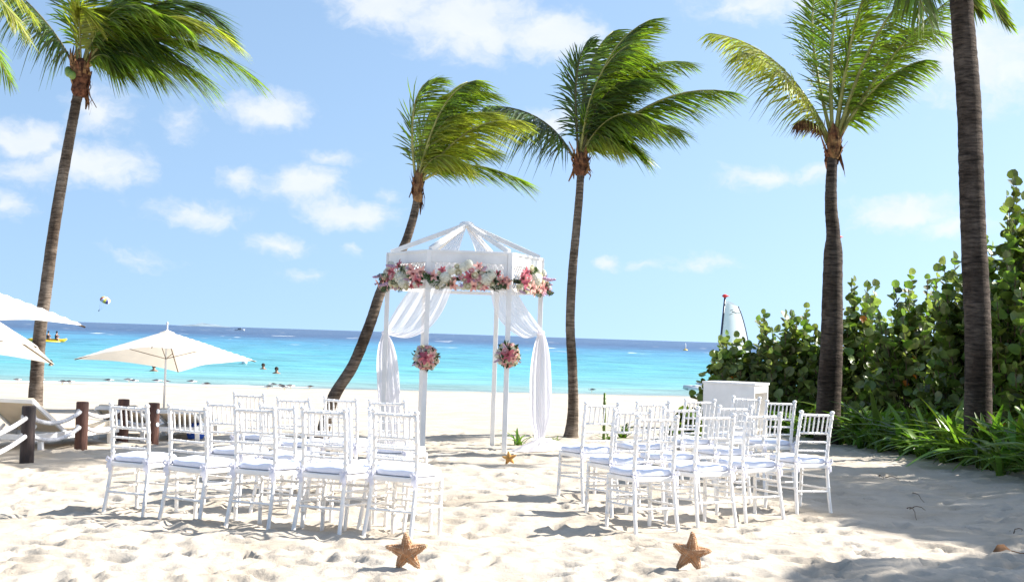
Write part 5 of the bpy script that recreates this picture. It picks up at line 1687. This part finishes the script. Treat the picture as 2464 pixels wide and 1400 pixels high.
for x in (-2, 1.1):
    b = MB(); b.bar((x, .7, .9), (x, .7, 2.1), .08, .08); b.bar((x, -.7, .9), (x, -.7, 2.1), .08, .08); b.build('roof_post', 'hull', mbt, smooth=False)

# channel buoy
pk = water_pt(1649, 843); kb = thing('channel_buoy', 'pale pointed buoy far out right of the slim palm', 'buoy', pk)
b = MB(); b.lathe([(.5, -.3), (.7, 0), (.7, .25), (.35, .35)], 10); b.build('float', 'yellow', kb)
b = MB(); b.lathe([(.26, .3), (.16, 1.1), (.2, 1.3), (.14, 1.9), (.02, 2.1)], 8); b.build('tower', 'hull', kb)


def catamaran(label, px_top, py_top, px_foot, py_foot, Y, sail=True):
    foot = at(px_foot, py_foot, Y); top = at(px_top, py_top, Y); dirn = (top - foot)
    base = foot + dirn * ((WATER_Z + .45 - foot.z) / dirn.z)
    o = V((base.x, Y, WATER_Z)); t = thing('beach_catamaran', label, 'sailboat', o, 0, 'beach catamarans with red mast floats')
    mb, mt_ = base - o, top - o
    for s in (-1, 1):
        b = MB(); b.tube([(-1.6, s * 1.1, .15), (-.9, s * 1.1, .06), (1.2, s * 1.1, .06), (2.6, s * 1.1, .30)], [.10, .2, .2, .03], 8); b.build('hull', 'hull', t)
    b = MB(); b.box((.1, 0, .40), (1.0, 1.05, .02)); b.build('trampoline', 'mast', t, smooth=False)
    b = MB(); b.tube([(-.9, -1.1, .36), (-.9, 1.1, .36)], .05, 7); b.tube([(1.1, -1.1, .36), (1.1, 1.1, .36)], .05, 7); b.build('crossbeam', 'metal', t)
    b = MB(); b.tube([mb, mt_], .055, 8); b.build('mast', 'mast', t)
    b = MB(); q = Y / FPX
    b.lathe([(.004, -9 * q), (3.4 * q, -6 * q), (4.6 * q, -2 * q), (3.6 * q, 2 * q), (1.4 * q, 6 * q), (.3 * q, 10 * q)], 9, Matrix.Rotation(PI / 2, 3, 'Y'), mt_ + V((1 * q, 0, 0))); b.build('mast_float', 'red', t)
    if sail:
        luff = [(1743, 726), (1738, 770), (1733, 820), (1729, 868)]; leech = [(1776, 737), (1793, 775), (1802, 830), (1806, 868)]
        n = 12; m = 9; vs_ = []; fs = []
        for j in range(n + 1):
            tt = j / n
            a = bez([at(x, y, Y) for x, y in luff], tt); c = bez([at(x, y, Y) for x, y in leech], tt)
            for k in range(m + 1):
                u = k / m; p = a.lerp(c, u); p.y += .35 * math.sin(PI * u) * (.3 + tt); vs_.append(p - o)
        for j in range(n):
            for k in range(m): fs.append((j * (m + 1) + k, j * (m + 1) + k + 1, (j + 1) * (m + 1) + k + 1, (j + 1) * (m + 1) + k))
        b = MB(); b.add(vs_, fs); sl_ = b.build('sail', 'sail', t)
        hb_ = MB()
        hp = [at(x, y, Y) - o for x, y in ((1743, 726), (1752, 724), (1764, 729), (1776, 737))]
        hb_.add([hp[0], hp[1], hp[2], hp[3]], [(0, 3, 2, 1)]); hb_.build('sail_head', 'sail', sl_, smooth=False)
        lb_ = MB(); pts = [bez([at(x, y, Y) for x, y in leech], k / 10) - o + V((.01, -.01, 0)) for k in range(11)]; lb_.tube(pts, .028, 5); lb_.build('leech_batten', 'mast', sl_)
        # the mark near the head: two slashed strokes and a long tail
        mk = MB()
        for stroke, wd_ in (([(1757, 747), (1764, 745), (1761, 750), (1766, 751), (1762, 755), (1755, 757)], 1.5), ([(1773, 744), (1768, 750), (1764, 757)], 1.6), ([(1766, 751), (1772, 754), (1780, 753)], 1.2)):
            P = [at(x, y, Y - .42) - o for x, y in stroke]
            mk.ribbon(P, [V((0, 0, wd_ * q * .6)) + V((wd_ * q * .4, 0, 0))] * len(P))
        mk.build('sail_mark', 'ink', sl_, smooth=False)
    return t


catamaran('beach catamaran with pale sail and dark mast behind the sea grapes', 1745, 712, 1728, 880, 70.0)
catamaran('beach catamaran whose red mast float peeps out behind the dark palm trunk', 2018, 570, 1996, 880, 66.0, False)

# parasail
Yq = 980.0; pq = at(253, 723, Yq); rq = at(238, 748, Yq); q = Yq / FPX
ps = thing('parasail', 'colourful parasail canopy with a small rider above the horizon', 'parasail', pq)
n = 12; secs_ = 5
for k in range(n):
    b = MB(); vs_ = []; fs = []
    for i in range(secs_ + 1):
        th = PI * .58 * i / secs_
        for j in (0, 1):
            a = 2 * PI * (k + j) / n; v = V((math.sin(th) * math.cos(a) * 13 * q, math.sin(th) * math.sin(a) * 13 * q, math.cos(th) * 9 * q))
            vs_.append(Matrix.Rotation(R(28), 3, 'Y') @ (Matrix.Rotation(R(18), 3, 'X') @ v))
    for i in range(secs_): fs.append((i * 2, i * 2 + 1, i * 2 + 3, i * 2 + 2))
    b.add(vs_, fs); b.build('canopy_gore', ('chute1', 'chute2', 'hull', 'chute1', 'chute3', 'hull')[k % 6], ps)
b = MB(); rr_ = rq - pq
for k in range(8):
    a = 2 * PI * k / 8; b.tube([Matrix.Rotation(R(28), 3, 'Y') @ V((math.cos(a) * 12 * q, math.sin(a) * 12 * q, -2 * q)), rr_], .02, 4)
b.build('line', 'hull', ps)
pr = thing('person', 'tiny rider hanging below the parasail', 'person', rq)
skin_body('body', [(0, 0, 0), (0, 0, .45), (0, 0, .62), (0, 0, .85), (.3, 0, .75), (-.3, 0, .75), (.15, -.4, 0), (-.15, -.4, 0), (.15, -.5, -.5), (-.15, -.5, -.5)], [(0, 1), (1, 2), (2, 3), (1, 4), (1, 5), (0, 6), (0, 7), (6, 8), (7, 9)], [.3, .3, .12, .2, .1, .1, .16, .16, .12, .12], 'vest', pr)
